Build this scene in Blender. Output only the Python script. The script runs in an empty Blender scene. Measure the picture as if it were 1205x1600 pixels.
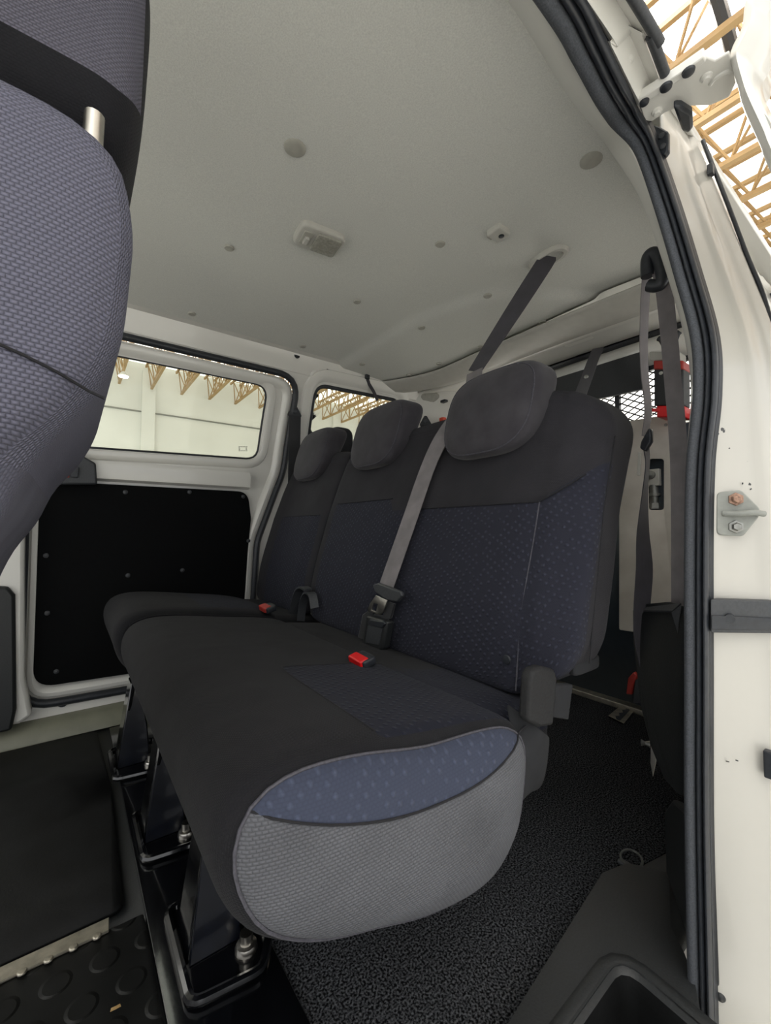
import bpy, bmesh, math, random
from mathutils import Vector, Matrix
random.seed(7)
S = bpy.context.scene
COL = S.collection
PI = math.pi
# ------------------------------------------------------------------ camera
FPX = 657.0
YAW = math.atan2(492.0, 657.0)          # camera turned from across the van towards its tail
PITCH = math.atan2(28.0, 657.0)
CAM = Vector((0.0, 0.0, 0.65))
fw = Vector((math.sin(YAW)*math.cos(PITCH), math.cos(YAW)*math.cos(PITCH), math.sin(PITCH)))
rt = Vector((math.cos(YAW), -math.sin(YAW), 0.0))
up = rt.cross(fw)
cd = bpy.data.cameras.new('camera')
cam = bpy.data.objects.new('camera', cd); COL.objects.link(cam)
cam.matrix_world = Matrix.Translation(CAM) @ Matrix((rt, up, -fw)).transposed().to_4x4()
cd.sensor_fit = 'VERTICAL'; cd.sensor_height = 36.0; cd.lens = FPX/1600*36.0
cd.clip_start = 0.01; cd.clip_end = 200
S.camera = cam

def P(px, py, X=None, Y=None, Z=None):
    """the point of the place seen at a pixel of the photograph, on a plane of the van"""
    d = fw + rt*((px-602.5)/FPX) + up*((800.0-py)/FPX)
    if X is not None: t = (X-CAM.x)/d.x
    elif Y is not None: t = (Y-CAM.y)/d.y
    else: t = (Z-CAM.z)/d.z
    return CAM + d*t

# ------------------------------------------------------------------ world and light
w = bpy.data.worlds.new('world'); S.world = w; w.use_nodes = True
bg = w.node_tree.nodes['Background']
bg.inputs[0].default_value = (0.97, 0.985, 1.0, 1); bg.inputs[1].default_value = 1.15
def area_light(name, loc, size, power, color=(1,1,1), rot=(0,0,0), sy=None):
    l = bpy.data.lights.new(name, 'AREA'); l.energy = power; l.color = color
    l.shape = 'RECTANGLE'; l.size = size; l.size_y = sy or size
    o = bpy.data.objects.new(name, l); COL.objects.link(o); o.location = loc; o.rotation_euler = rot
    return o
area_light('skylight_and_fill_light', (-1.0, -5.0, 9.2), 7, 250, (1.0, 1.0, 1.0), (math.radians(-25), 0, 0), 5)  # fill light added above the camera side, where no skylight is built
area_light('skylight_and_fill_light', (9.6, 3.4, 8.2), 3.0, 350, (1.0, .99, .97), (0, 0, 0), 5)
S.view_settings.view_transform = 'Standard'; S.view_settings.look = 'None'
S.view_settings.gamma = 1.0; S.view_settings.use_curve_mapping = False
S.view_settings.exposure = 0.12

# ------------------------------------------------------------------ materials
def lin(c):
    return tuple(((v/255)/12.92 if v/255 <= 0.04045 else ((v/255+0.055)/1.055)**2.4) for v in c) + (1,)
class NT:
    def __init__(s, name):
        s.m = bpy.data.materials.new(name); s.m.use_nodes = True
        s.t = s.m.node_tree; s.n = s.t.nodes; s.b = s.n['Principled BSDF']
        s.tc = s.n.new('ShaderNodeTexCoord')
    def link(s, a, b): s.t.links.new(a, b)
    def math(s, op, a, b=None, c=None, clamp=False):
        n = s.n.new('ShaderNodeMath'); n.operation = op; n.use_clamp = clamp
        for i, v in enumerate((a, b, c)):
            if v is None: continue
            if isinstance(v, (int, float)): n.inputs[i].default_value = v
            else: s.link(v, n.inputs[i])
        return n.outputs[0]
    def sep(s, v):
        n = s.n.new('ShaderNodeSeparateXYZ'); s.link(v, n.inputs[0]); return n.outputs
    def noise(s, scale, detail=2, src='Object', vec=None, out=0):
        n = s.n.new('ShaderNodeTexNoise'); n.inputs['Scale'].default_value = scale; n.inputs['Detail'].default_value = detail
        s.link(vec if vec is not None else s.tc.outputs[src], n.inputs['Vector']); return n.outputs[out]
    def ramp(s, f, c0, c1, p0=0.0, p1=1.0):
        n = s.n.new('ShaderNodeValToRGB'); e = n.color_ramp.elements
        e[0].color = c0; e[1].color = c1; e[0].position = p0; e[1].position = p1
        s.link(f, n.inputs[0]); return n.outputs[0]
    def mix(s, f, a, b):
        n = s.n.new('ShaderNodeMix'); n.data_type = 'RGBA'
        if isinstance(f, (int, float)): n.inputs[0].default_value = f
        else: s.link(f, n.inputs[0])
        for k, v in ((6, a), (7, b)):
            if isinstance(v, tuple): n.inputs[k].default_value = v
            else: s.link(v, n.inputs[k])
        return n.outputs[2]
    def bump(s, h, strength, dist, prev=None):
        n = s.n.new('ShaderNodeBump'); n.inputs['Strength'].default_value = strength; n.inputs['Distance'].default_value = dist
        s.link(h, n.inputs['Height'])
        if prev is not None: s.link(prev, n.inputs['Normal'])
        return n.outputs[0]
    def set(s, color=None, rough=None, metal=None, normal=None, spec=None, coat=None, sheen=None):
        if color is not None:
            if isinstance(color, tuple): s.b.inputs['Base Color'].default_value = color
            else: s.link(color, s.b.inputs['Base Color'])
        if rough is not None:
            if isinstance(rough, (int, float)): s.b.inputs['Roughness'].default_value = rough
            else: s.link(rough, s.b.inputs['Roughness'])
        if metal is not None: s.b.inputs['Metallic'].default_value = metal
        if spec is not None: s.b.inputs['Specular IOR Level'].default_value = spec
        if coat is not None: s.b.inputs['Coat Weight'].default_value = coat; s.b.inputs['Coat Roughness'].default_value = 0.08
        if sheen is not None:
            s.b.inputs['Sheen Weight'].default_value = sheen; s.b.inputs['Sheen Roughness'].default_value = 0.5
        if normal is not None: s.link(normal, s.b.inputs['Normal'])
        return s.m

def simple(name, c, rough=0.5, metal=0.0, nscale=0, namt=0.0, bump=0.0, coat=None, spec=None, dist=0.001):
    t = NT(name); col = lin(c)
    if nscale:
        f = t.noise(nscale, 4)
        c0 = tuple(v*(1-namt) for v in col[:3])+(1,); c1 = tuple(min(1, v*(1+namt)) for v in col[:3])+(1,)
        t.set(color=t.ramp(f, c0, c1, 0.3, 0.7))
        if bump: t.set(normal=t.bump(f, bump, dist))
    else: t.set(color=col)
    return t.set(rough=rough, metal=metal, coat=coat, spec=spec)

def weave_height(t, fu, fv):
    """small basket cells on the unwrapped cloth (UVs are in metres)"""
    u, v, _ = t.sep(t.tc.outputs['UV'])
    row = t.math('FLOOR', t.math('MULTIPLY', v, fv))
    off = t.math('MULTIPLY', t.math('MODULO', row, 2.0), 0.5)
    a = t.math('FRACT', t.math('ADD', t.math('MULTIPLY', u, fu), off))
    b = t.math('FRACT', t.math('MULTIPLY', v, fv))
    sa = t.math('SINE', t.math('MULTIPLY', a, PI)); sb = t.math('SINE', t.math('MULTIPLY', b, PI))
    return t.math('POWER', t.math('MULTIPLY', sa, sb), 0.6)

def dots_height(t, pitch):
    """embossed studs in a diagonal net, with some studs missing"""
    u, v, _ = t.sep(t.tc.outputs['UV'])
    a = t.math('MULTIPLY', t.math('ADD', u, t.math('MULTIPLY', v, 0.55)), 1/pitch)
    b = t.math('MULTIPLY', t.math('SUBTRACT', v, t.math('MULTIPLY', u, 0.55)), 1/pitch)
    fa = t.math('SUBTRACT', t.math('FRACT', a), 0.5); fb = t.math('SUBTRACT', t.math('FRACT', b), 0.5)
    r = t.math('SQRT', t.math('ADD', t.math('MULTIPLY', fa, fa), t.math('MULTIPLY', fb, fb)))
    h = t.math('SUBTRACT', 1.0, t.math('MULTIPLY', r, 3.2), clamp=True)
    n = t.n.new('ShaderNodeTexWhiteNoise'); n.noise_dimensions = '2D'
    c = t.n.new('ShaderNodeCombineXYZ'); t.link(t.math('FLOOR', a), c.inputs[0]); t.link(t.math('FLOOR', b), c.inputs[1])
    t.link(c.outputs[0], n.inputs['Vector'])
    amp = t.math('MULTIPLY', t.math('GREATER_THAN', n.outputs['Value'], 0.22), t.math('ADD', 0.45, t.math('MULTIPLY', n.outputs['Value'], 0.6)))
    return t.math('MULTIPLY', h, amp)

def attr(t, name='sd'):
    n = t.n.new('ShaderNodeAttribute'); n.attribute_name = name; return n.outputs['Fac']

def seat_cloth(name, plain, other, other_kind, fu=300, fv=420, pw=0.25, ow=0.25, lift=(70,76,104)):
    """cloth with two sewn panels: 'sd' > 0 is the other panel"""
    t = NT(name)
    m = t.math('GREATER_THAN', attr(t), 0.0)
    wv = weave_height(t, fu, fv)
    pc = t.ramp(t.noise(14, 3), tuple(v*0.85 for v in lin(plain)[:3])+(1,), tuple(v*1.15 for v in lin(plain)[:3])+(1,), .3, .7)
    pc = t.mix(t.math('MULTIPLY', t.math('SUBTRACT', 1.0, wv), 0.35), pc, tuple(v*0.5 for v in lin(plain)[:3])+(1,))
    if other_kind == 'dots':
        d = dots_height(t, 0.0135)
        oc = t.mix(t.math('MULTIPLY', d, 0.55), lin(other), lin(lift))
        oc = t.mix(t.math('MULTIPLY', t.math('SUBTRACT', 1.0, wv), 0.25), oc, tuple(v*0.5 for v in lin(other)[:3])+(1,))
        h = t.math('ADD', t.math('MULTIPLY', wv, 0.12), t.math('MULTIPLY', d, 1.5))
    else:
        oc = t.mix(t.math('MULTIPLY', t.math('SUBTRACT', 1.0, wv), 0.6), lin(other), tuple(v*0.35 for v in lin(other)[:3])+(1,))
        h = t.math('MULTIPLY', wv, ow*2)
    col = t.mix(m, pc, oc)
    hp = t.math('MULTIPLY', wv, pw)
    hh = t.math('ADD', t.math('MULTIPLY', hp, t.math('SUBTRACT', 1.0, m)), t.math('MULTIPLY', h, m))
    nb = t.bump(hh, 0.9, 0.0016)
    nb = t.bump(t.noise(9, 2), 0.35, 0.012, nb)
    return t.set(color=col, rough=0.92, normal=nb, sheen=0.04, spec=0.2)

M = {}
M['paint'] = simple('white_body_paint', (228, 226, 219), 0.28, nscale=3, namt=0.03, coat=0.5)
t = NT('scuffed_body_paint')
n = t.noise(38, 5); n2 = t.noise(6, 1)
f = t.math('MULTIPLY', t.math('GREATER_THAN', n, 0.735), t.math('GREATER_THAN', n2, 0.5))
M['jamb'] = t.set(color=t.mix(f, lin((192, 189, 181)), lin((60, 60, 60))), rough=0.3, coat=0.4)
t = NT('grey_headliner_felt')
n = t.noise(420, 3); n2 = t.noise(2.2, 2)
c = t.mix(0.25, t.ramp(n, lin((202, 202, 196)), lin((222, 222, 215)), .3, .7), t.ramp(n2, lin((204, 204, 198)), lin((220, 220, 213)), .3, .7))
M['headliner'] = t.set(color=c, rough=0.95, normal=t.bump(n, 0.4, 0.0008), spec=0.15)
M['clip'] = simple('grey_plastic_clip', (168, 166, 156), 0.6, nscale=60, namt=.08)
M['trim_grey'] = simple('light_grey_plastic', (186, 184, 176), 0.45, nscale=40, namt=.04)
M['dark_grey'] = simple('dark_grey_plastic', (58, 60, 63), 0.5, nscale=260, namt=.15, bump=.3)
M['panel'] = simple('black_panel_board', (8, 9, 10), 0.85, nscale=90, namt=.25, bump=.15, spec=.15)
M['recliner'] = simple('matt_charcoal_plastic', (38, 38, 39), .7, nscale=300, namt=.2, bump=.2, spec=.25)
M['lining'] = simple('slate_door_lining', (58, 66, 74), .45, nscale=20, namt=.1)
M['plastic'] = simple('black_plastic', (34, 36, 37), 0.5, nscale=300, namt=.2, bump=.35)
M['rubber'] = simple('black_rubber', (40, 43, 48), 0.42, nscale=120, namt=.2, bump=.1)
M['seal_cloth'] = simple('charcoal_seal_cloth', (66, 69, 74), 0.85, nscale=500, namt=.3, bump=.5)
M['gloss'] = simple('glossy_black_enamel', (10, 11, 14), 0.16, nscale=30, namt=.3, bump=.25, coat=.8, dist=.002)
M['gloss_blue'] = simple('dark_blue_black_enamel', (14, 17, 26), 0.3, nscale=60, namt=.3, bump=.2, coat=.4)
M['steel'] = simple('bright_steel', (196, 192, 184), 0.28, 1.0, nscale=40, namt=.12)
M['zinc'] = simple('dull_zinc_steel', (150, 150, 146), 0.42, 1.0, nscale=80, namt=.2, bump=.1)
M['alu'] = simple('worn_aluminium', (176, 170, 156), 0.38, 0.85, nscale=50, namt=.25, bump=.15)
t = NT('bare_galvanised_plate')
n = t.noise(7, 5); M['plate'] = t.set(color=t.ramp(n, lin((198, 190, 180)), lin((224, 217, 208)), .35, .7), rough=.5, metal=.1)
M['dark_steel'] = simple('dark_steel', (92, 94, 92), .45, .8, nscale=80, namt=.2)
M['striker'] = simple('grey_painted_striker', (146, 148, 142), 0.5, nscale=70, namt=.12, bump=.1)
M['rust'] = simple('rusty_bolt', (160, 128, 110), 0.6, .3, nscale=300, namt=.4)
M['red'] = simple('red_plastic', (214, 22, 26), 0.35, nscale=40, namt=.06)
M['dull_red'] = simple('dull_red_plastic', (170, 54, 46), 0.45, nscale=40, namt=.1)
M['orange_red'] = simple('orange_red_plastic', (216, 78, 52), 0.4, nscale=40, namt=.1)
M['frosted'] = simple('grey_frosted_lens', (150, 148, 138), 0.25, nscale=180, namt=.2, bump=.3)
M['sill'] = simple('olive_grey_sill_paint', (124, 124, 108), 0.35, nscale=20, namt=.1)
M['mark'] = simple('dark_etched_mark', (70, 72, 70), 0.6)
def belt_mat(name, c):
    t = NT(name)
    u, v, _ = t.sep(t.tc.outputs['UV'])
    s = t.math('SINE', t.math('MULTIPLY', u, 2*PI*420)); z = t.math('SINE', t.math('MULTIPLY', t.math('ADD', v, u), 2*PI*300))
    h = t.math('ADD', t.math('MULTIPLY', s, 0.5), t.math('MULTIPLY', z, .25))
    e = t.noise(30, 2)
    col = t.ramp(e, tuple(x*.82 for x in lin(c)[:3])+(1,), tuple(x*1.15 for x in lin(c)[:3])+(1,), .3, .7)
    return t.set(color=col, rough=.6, normal=t.bump(h, .25, .0006), spec=.4, sheen=.2)
M['belt'] = belt_mat('grey_belt_webbing', (118, 113, 114))
M['belt_dark'] = belt_mat('charcoal_belt_webbing', (62, 60, 66))
M['belt_black'] = belt_mat('black_belt_webbing', (30, 31, 34))
# carpet
t = NT('black_grey_carpet')
n = t.noise(300, 5); n2 = t.noise(4, 3)
c = t.ramp(n, lin((12, 12, 14)), lin((112, 114, 118)), .42, .74)
c = t.mix(t.math('MULTIPLY', t.math('SUBTRACT', 1.0, n2), .45), c, lin((18, 18, 20)))
M['carpet'] = t.set(color=c, rough=1.0, normal=t.bump(n, 1.0, .006), spec=.05)
t = NT('black_rubber_mat')
n = t.noise(16, 5); n2 = t.noise(250, 2)
M['mat'] = t.set(color=t.ramp(n, lin((8, 9, 9)), lin((20, 21, 22)), .35, .75), rough=.6, normal=t.bump(n2, .3, .0008), spec=.3)
t = NT('round_stud_rubber_mat')
x, y, _ = t.sep(t.tc.outputs['Object'])
p = 0.058
row = t.math('FLOOR', t.math('MULTIPLY', y, 1/p))
fx = t.math('SUBTRACT', t.math('FRACT', t.math('ADD', t.math('MULTIPLY', x, 1/p), t.math('MULTIPLY', t.math('MODULO', row, 2.0), .5))), .5)
fy = t.math('SUBTRACT', t.math('FRACT', t.math('MULTIPLY', y, 1/p)), .5)
r = t.math('SQRT', t.math('ADD', t.math('MULTIPLY', fx, fx), t.math('MULTIPLY', fy, fy)))
h = t.math('MULTIPLY', t.math('SUBTRACT', .34, r), 14, clamp=True)
M['studs'] = t.set(color=t.ramp(t.noise(20, 5), lin((16, 17, 17)), lin((34, 35, 35)), .35, .75), rough=.5, normal=t.bump(h, 1.0, .004), spec=.35)
# seat cloth variants
M['cushion'] = seat_cloth('black_seat_cloth_blue_insert', (27, 27, 30), (25, 27, 38), 'dots', lift=(40,44,62))
M['back'] = seat_cloth('black_backrest_cloth_blue_insert', (46, 45, 49), (40, 41, 51), 'dots', lift=(72, 75, 92))
M['side'] = seat_cloth('grey_weave_side_cloth_blue_roll', (92, 93, 98), (58, 63, 79), 'dots', fu=200, fv=300, pw=.9, lift=(92, 99, 122))
M['front_back'] = seat_cloth('grey_weave_front_seat_cloth', (92, 92, 105), (110, 110, 126), 'weave', fu=230, fv=330, pw=.35, ow=.6)
M['front_head'] = seat_cloth('headrest_cloth_dark_foot', (28, 28, 31), (108, 106, 118), 'weave', fu=230, fv=420, pw=.2, ow=.6)
t = NT('charcoal_headrest_cloth')
M['headcloth'] = t.set(color=t.ramp(t.noise(22, 3), lin((54, 52, 56)), lin((66, 64, 68)), .3, .7), rough=.9, normal=t.bump(t.noise(600, 2), .4, .0006), sheen=.12, spec=.2)
M['blackcloth'] = simple('black_cloth', (30, 31, 34), .95, nscale=40, namt=.15, bump=.3, dist=.003)
M['seam'] = simple('dark_seam_thread', (70, 69, 76), .9, nscale=300, namt=.3)
M['seam_dark'] = simple('black_seam_thread', (24, 24, 28), .9, nscale=300, namt=.3)
# glass: thin tinted pane
t = NT('clear_window_glass'); t.n.remove(t.b)
tr = t.n.new('ShaderNodeBsdfTransparent'); tr.inputs[0].default_value = (.90, .93, .90, 1)
gl = t.n.new('ShaderNodeBsdfGlossy'); gl.inputs['Roughness'].default_value = .03
fr = t.n.new('ShaderNodeFresnel'); fr.inputs[0].default_value = 1.3
mx = t.n.new('ShaderNodeMixShader'); t.link(fr.outputs[0], mx.inputs[0]); t.link(tr.outputs[0], mx.inputs[1]); t.link(gl.outputs[0], mx.inputs[2])
t.link(mx.outputs[0], t.n['Material Output'].inputs[0]); M['glass'] = t.m
def emit(name, c, s):
    t = NT(name); t.b.inputs['Emission Color'].default_value = lin(c); t.b.inputs['Emission Strength'].default_value = s
    return t.set(color=lin(c), rough=.5)
M['lamp'] = emit('lit_lamp_glass', (255, 252, 240), 30)
M['skylight'] = emit('daylit_skylight_sheet', (255, 252, 246), 9)
# warehouse
t = NT('white_hall_wall')
x, y, z = t.sep(t.tc.outputs['Object'])
M['hall_wall'] = t.set(color=t.ramp(t.noise(.35, 3), lin((206, 205, 197)), lin((218, 217, 209)), .3, .7), rough=.8)
M['hall_line'] = simple('grey_joint_line', (120, 120, 112), .8)
M['hall_roof'] = emit('white_roof_sheet_added_glow', (252, 251, 247), 1.15)  # glow added to the white roof sheets, to whiten them and light the hall
M['hall_floor'] = simple('pale_hall_concrete', (232, 232, 229), .55, nscale=.8, namt=.06)
M['truss'] = simple('ochre_truss_paint', (160, 131, 86), .55, nscale=2, namt=.1)
M['green'] = simple('green_sheeting', (60, 120, 100), .7, nscale=2, namt=.2)

# ------------------------------------------------------------------ mesh helpers
def finish(bm, name, mat, parent=None, smooth=True, angle=40, mods=()):
    me = bpy.data.meshes.new(name)
    bmesh.ops.recalc_face_normals(bm, faces=bm.faces)
    bm.to_mesh(me); bm.free()
    for m in (mat if isinstance(mat, (list, tuple)) else [mat]): me.materials.append(m)
    if smooth:
        for p in me.polygons: p.use_smooth = True
        try: me.set_sharp_from_angle(angle=math.radians(angle))
        except Exception: pass
    o = bpy.data.objects.new(name, me); COL.objects.link(o)
    if parent is not None: o.parent = parent
    for kind, kw in mods:
        md = o.modifiers.new(kind.lower(), kind)
        for k, v in kw.items(): setattr(md, k, v)
    return o
BEV = lambda w, s=2: ('BEVEL', dict(width=w, segments=s, limit_method='ANGLE', angle_limit=math.radians(35)))
SOL = lambda th, off=1: ('SOLIDIFY', dict(thickness=th, offset=off))
def tag(o, label, cat, group=None):
    o['label'] = label; o['category'] = cat
    if group: o['group'] = group
    return o
def struct(o): o['kind'] = 'structure'; return o
def empty(name, loc, label=None, cat=None, group=None):
    o = bpy.data.objects.new(name, None); COL.objects.link(o); o.location = loc; o.empty_display_size = .05
    if label: tag(o, label, cat, group)
    return o
def adopt(par, *kids):
    bpy.context.view_layer.update()
    for k in kids:
        k.parent = par; k.matrix_parent_inverse = Matrix.Translation(par.location).inverted()
    return par
def catmull(pts, n=6, closed=False):
    pts = [Vector(p) for p in pts]; out = []; N = len(pts)
    rng = range(N if closed else N-1)
    for i in rng:
        if closed: a, b, c, d = pts[(i-1) % N], pts[i], pts[(i+1) % N], pts[(i+2) % N]
        else: a, b, c, d = pts[max(i-1, 0)], pts[i], pts[i+1], pts[min(i+2, N-1)]
        for k in range(n):
            s = k/n
            out.append(0.5*((2*b)+(c-a)*s+(2*a-5*b+4*c-d)*s*s+(3*b-a-3*c+d)*s**3))
    if not closed: out.append(pts[-1])
    return out
def resample(pts, n, closed=False):
    P_ = [Vector(p) for p in pts]
    if closed: P_ = P_+[P_[0]]
    L = [0]
    for a, b in zip(P_, P_[1:]): L.append(L[-1]+(b-a).length)
    out = []; j = 0
    for i in range(n):
        s = L[-1]*i/(n if closed else n-1)
        while j < len(L)-2 and L[j+1] < s: j += 1
        d = L[j+1]-L[j]
        out.append(P_[j].lerp(P_[j+1], (s-L[j])/d if d > 0 else 0))
    return out
def grid(bm, rows, closed=False, uv=True, sd=None, mat=0, uv0=(0, 0), cap0=False, cap1=False):
    """surface through rows of points; UVs in metres"""
    uvl = bm.loops.layers.uv.verify()
    sdl = bm.verts.layers.float.get('sd') or bm.verts.layers.float.new('sd')
    V = [[bm.verts.new(p) for p in r] for r in rows]
    nr, nc = len(rows), len(rows[0])
    mid = rows[nr//2]; U = [0]
    for a, b in zip(mid, list(mid[1:])+[mid[0]]): U.append(U[-1]+(Vector(b)-Vector(a)).length)
    best = max(range(nc), key=lambda c: sum((Vector(rows[i+1][c])-Vector(rows[i][c])).length for i in range(nr-1)))
    W = [0]
    for i in range(nr-1): W.append(W[-1]+(Vector(rows[i+1][best])-Vector(rows[i][best])).length)
    if sd:
        for r, vr in zip(rows, V):
            for p, v in zip(r, vr): v[sdl] = sd(Vector(p))
    for i in range(nr-1):
        for j in range(nc if closed else nc-1):
            k = (j+1) % nc
            try: f = bm.faces.new((V[i][j], V[i][k], V[i+1][k], V[i+1][j]))
            except ValueError: continue
            f.material_index = mat
            cs = ((U[j], W[i]), (U[j+1], W[i]), (U[j+1], W[i+1]), (U[j], W[i+1]))
            for l, c in zip(f.loops, cs): l[uvl].uv = (c[0]+uv0[0], c[1]+uv0[1])
    for flag, vr in ((cap0, V[0]), (cap1, V[-1])):
        if flag:
            f = bm.faces.new(vr); f.material_index = mat
            for l in f.loops: l[uvl].uv = (l.vert.co.x, l.vert.co.z)
    return V
def frames(path, ref=None):
    path = [Vector(p) for p in path]; out = []
    n0 = None
    for i, p in enumerate(path):
        T = (path[min(i+1, len(path)-1)]-path[max(i-1, 0)]).normalized()
        if ref is not None: n = Vector(ref)
        else: n = n0 if n0 is not None else (Vector((0, 0, 1)) if abs(T.z) < .9 else Vector((1, 0, 0)))
        n = (n-T*n.dot(T)).normalized(); n0 = n
        out.append((p, T, n, T.cross(n)))
    return out
def tube(bm, path, r, seg=10, ref=None, r2=None, closed=False, mat=0):
    path = [Vector(p) for p in path]
    rows = []
    fr_ = frames(path if not closed else path+[path[0]], ref)
    if closed: 
        fr_ = []
        for i, p in enumerate(path):
            T = (path[(i+1) % len(path)]-path[i-1]).normalized(); n = Vector(ref or (0, 0, 1)); n = (n-T*n.dot(T)).normalized()
            fr_.append((p, T, n, T.cross(n)))
        fr_.append(fr_[0])
    for i, (p, T, n, b) in enumerate(fr_):
        rr = r(i/(len(fr_)-1)) if callable(r) else r
        q = r2 if r2 is not None else rr
        rows.append([p+n*(rr*math.cos(2*PI*k/seg))+b*(q*math.sin(2*PI*k/seg)) for k in range(seg)])
    grid(bm, rows, closed=True, cap0=not closed, cap1=not closed, mat=mat)
def tube_obj(name, path, r, mat, parent=None, **k):
    bm = bmesh.new(); tube(bm, path, r, **k); return finish(bm, name, mat, parent)
def ribbon(bm, path, width, th, side, mat=0):
    """flat webbing: side is a vector or fn(i) giving the width direction"""
    path = [Vector(p) for p in path]; rows = []
    for i, p in enumerate(path):
        T = (path[min(i+1, len(path)-1)]-path[max(i-1, 0)]).normalized()
        s = Vector(side(i/(len(path)-1)) if callable(side) else side); s = (s-T*s.dot(T)).normalized(); n = T.cross(s)
        wd = width(i/(len(path)-1)) if callable(width) else width
        rows.append([p+s*wd/2+n*th/2, p+n*th*.6, p-s*wd/2+n*th/2, p-s*wd/2-n*th/2, p-n*th*.4, p+s*wd/2-n*th/2])
    grid(bm, rows, closed=True, cap0=True, cap1=True, mat=mat)
def box(bm, c, h, rot=None, mat=0):
    r = bmesh.ops.create_cube(bm, size=2)
    R = (rot or Matrix.Identity(3)).to_4x4()
    bmesh.ops.transform(bm, matrix=Matrix.Translation(Vector(c)) @ R @ Matrix.Diagonal((h[0], h[1], h[2], 1)), verts=r['verts'])
    for f in {f for v in r['verts'] for f in v.link_faces}: f.material_index = mat
def box_obj(name, c, h, mat, parent=None, bev=.004, rot=None):
    bm = bmesh.new(); box(bm, c, h, rot); return finish(bm, name, mat, parent, mods=(BEV(bev, 3),) if bev else ())
def prism(bm, pts, vec, mat=0):
    """polygon (3D points) pushed along vec"""
    v = [bm.verts.new(p) for p in pts]; f = bm.faces.new(v); f.material_index = mat
    r = bmesh.ops.extrude_face_region(bm, geom=[f])
    vs = [g for g in r['geom'] if isinstance(g, bmesh.types.BMVert)]
    bmesh.ops.translate(bm, verts=vs, vec=Vector(vec))
def prism_obj(name, pts, vec, mat, parent=None, bev=.003):
    bm = bmesh.new(); prism(bm, pts, vec); return finish(bm, name, mat, parent, mods=(BEV(bev, 2),) if bev else ())
def lathe(bm, prof, c, axis, seg=20, mat=0):
    """prof: (radius, along axis)"""
    ax = Vector(axis).normalized(); n = (Vector((0, 0, 1)) if abs(ax.z) < .9 else Vector((1, 0, 0))); n = (n-ax*n.dot(ax)).normalized(); b = ax.cross(n)
    rows = [[Vector(c)+ax*a+(n*math.cos(2*PI*k/seg)+b*math.sin(2*PI*k/seg))*max(r, 1e-5) for k in range(seg)] for r, a in prof]
    grid(bm, rows, closed=True, cap0=True, cap1=True, mat=mat)
def lathe_obj(name, prof, c, axis, mat, parent=None, seg=20):
    bm = bmesh.new(); lathe(bm, prof, c, axis, seg); return finish(bm, name, mat, parent)
def sgp(v, e): return math.copysign(abs(v)**e, v)
def squad(bm, fn, e1=.35, e2=.35, nu=64, nv=40, sd=None):
    """superquadric shell; fn maps (a,b,c) in -1..1 to the place"""
    rows = []; rr = []
    def quarter(n, e):      # angles 0..pi/2, dense both over the flats and round the corners
        h_ = max(2, n//2)
        A_ = {round(PI/2*i/h_, 7) for i in range(h_+1)}
        for i in range(1, h_): 
            v_ = .985*i/h_
            A_.add(round(math.asin(v_**(1/e)), 7)); A_.add(round(math.acos(v_**(1/e)), 7))
        out = []
        for v_ in sorted(A_):
            if not out or v_-out[-1] > 1e-5: out.append(v_)
        return out
    qa = quarter(nu//4, e2); full = qa[:-1]+[PI-v for v in reversed(qa)][:-1]
    full = full+[v+PI for v in full]
    qb = [v for v in quarter(nv//2, e1) if v < PI/2-.0008]+[PI/2-.0008]
    ths = [-v for v in reversed(qb)][:-1]+qb
    for th in ths:
        row = []; q = []
        for ph in full:
            a = sgp(math.cos(th), e1)*sgp(math.cos(ph), e2); c = sgp(math.cos(th), e1)*sgp(math.sin(ph), e2); b = sgp(math.sin(th), e1)
            row.append(Vector(fn(a, b, c))); q.append((a, b, c))
        rows.append(row); rr += q
    k = iter(rr)
    grid(bm, rows, closed=True, sd=(lambda p: sd(*next(k))) if sd else None, cap0=True, cap1=True)
def round_poly(pts, rad, n=8):
    """rounded 2D polygon"""
    out = []; N = len(pts); rad = rad if isinstance(rad, (list, tuple)) else [rad]*N
    for i in range(N):
        p = Vector(pts[i]); a = (Vector(pts[i-1])-p); b = (Vector(pts[(i+1) % N])-p); r = rad[i]
        if r <= 0: out.append(p); continue
        ang = a.angle(b); d = min(r/math.tan(ang/2), a.length*.49, b.length*.49)
        A = p+a.normalized()*d; B = p+b.normalized()*d
        for k in range(n+1):
            s = k/n; out.append((1-s)**2*A+2*s*(1-s)*p+s*s*B)
    return out
def rrect(x0, x1, z0, z1, r, n=8): return round_poly([(x0, z0), (x1, z0), (x1, z1), (x0, z1)], r, n)
def plate(name, outer, holes, fn, mat, th, parent=None, bev=0, cuts=None, off=0):
    """sheet with holes in a 2D chart, carried into place by fn(a,b)"""
    bm = bmesh.new(); edges = []
    for lp in [outer]+list(holes):
        vs = [bm.verts.new((p[0], p[1], 0)) for p in lp]
        for a, b in zip(vs, vs[1:]+[vs[0]]): edges.append(bm.edges.new((a, b)))
    bmesh.ops.triangle_fill(bm, edges=edges, use_beauty=True, use_dissolve=False, normal=(0, 0, 1))
    for ax, vals in (cuts or {}).items():
        for v in vals:
            co = (v, 0, 0) if ax == 0 else (0, v, 0); no = (1, 0, 0) if ax == 0 else (0, 1, 0)
            bmesh.ops.bisect_plane(bm, geom=bm.verts[:]+bm.edges[:]+bm.faces[:], plane_co=co, plane_no=no, dist=1e-5)
    for v in bm.verts: v.co = Vector(fn(v.co.x, v.co.y))
    mods = [SOL(th, off)]
    if bev: mods.append(BEV(bev, 3))
    return finish(bm, name, mat, parent, mods=mods)
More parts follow.
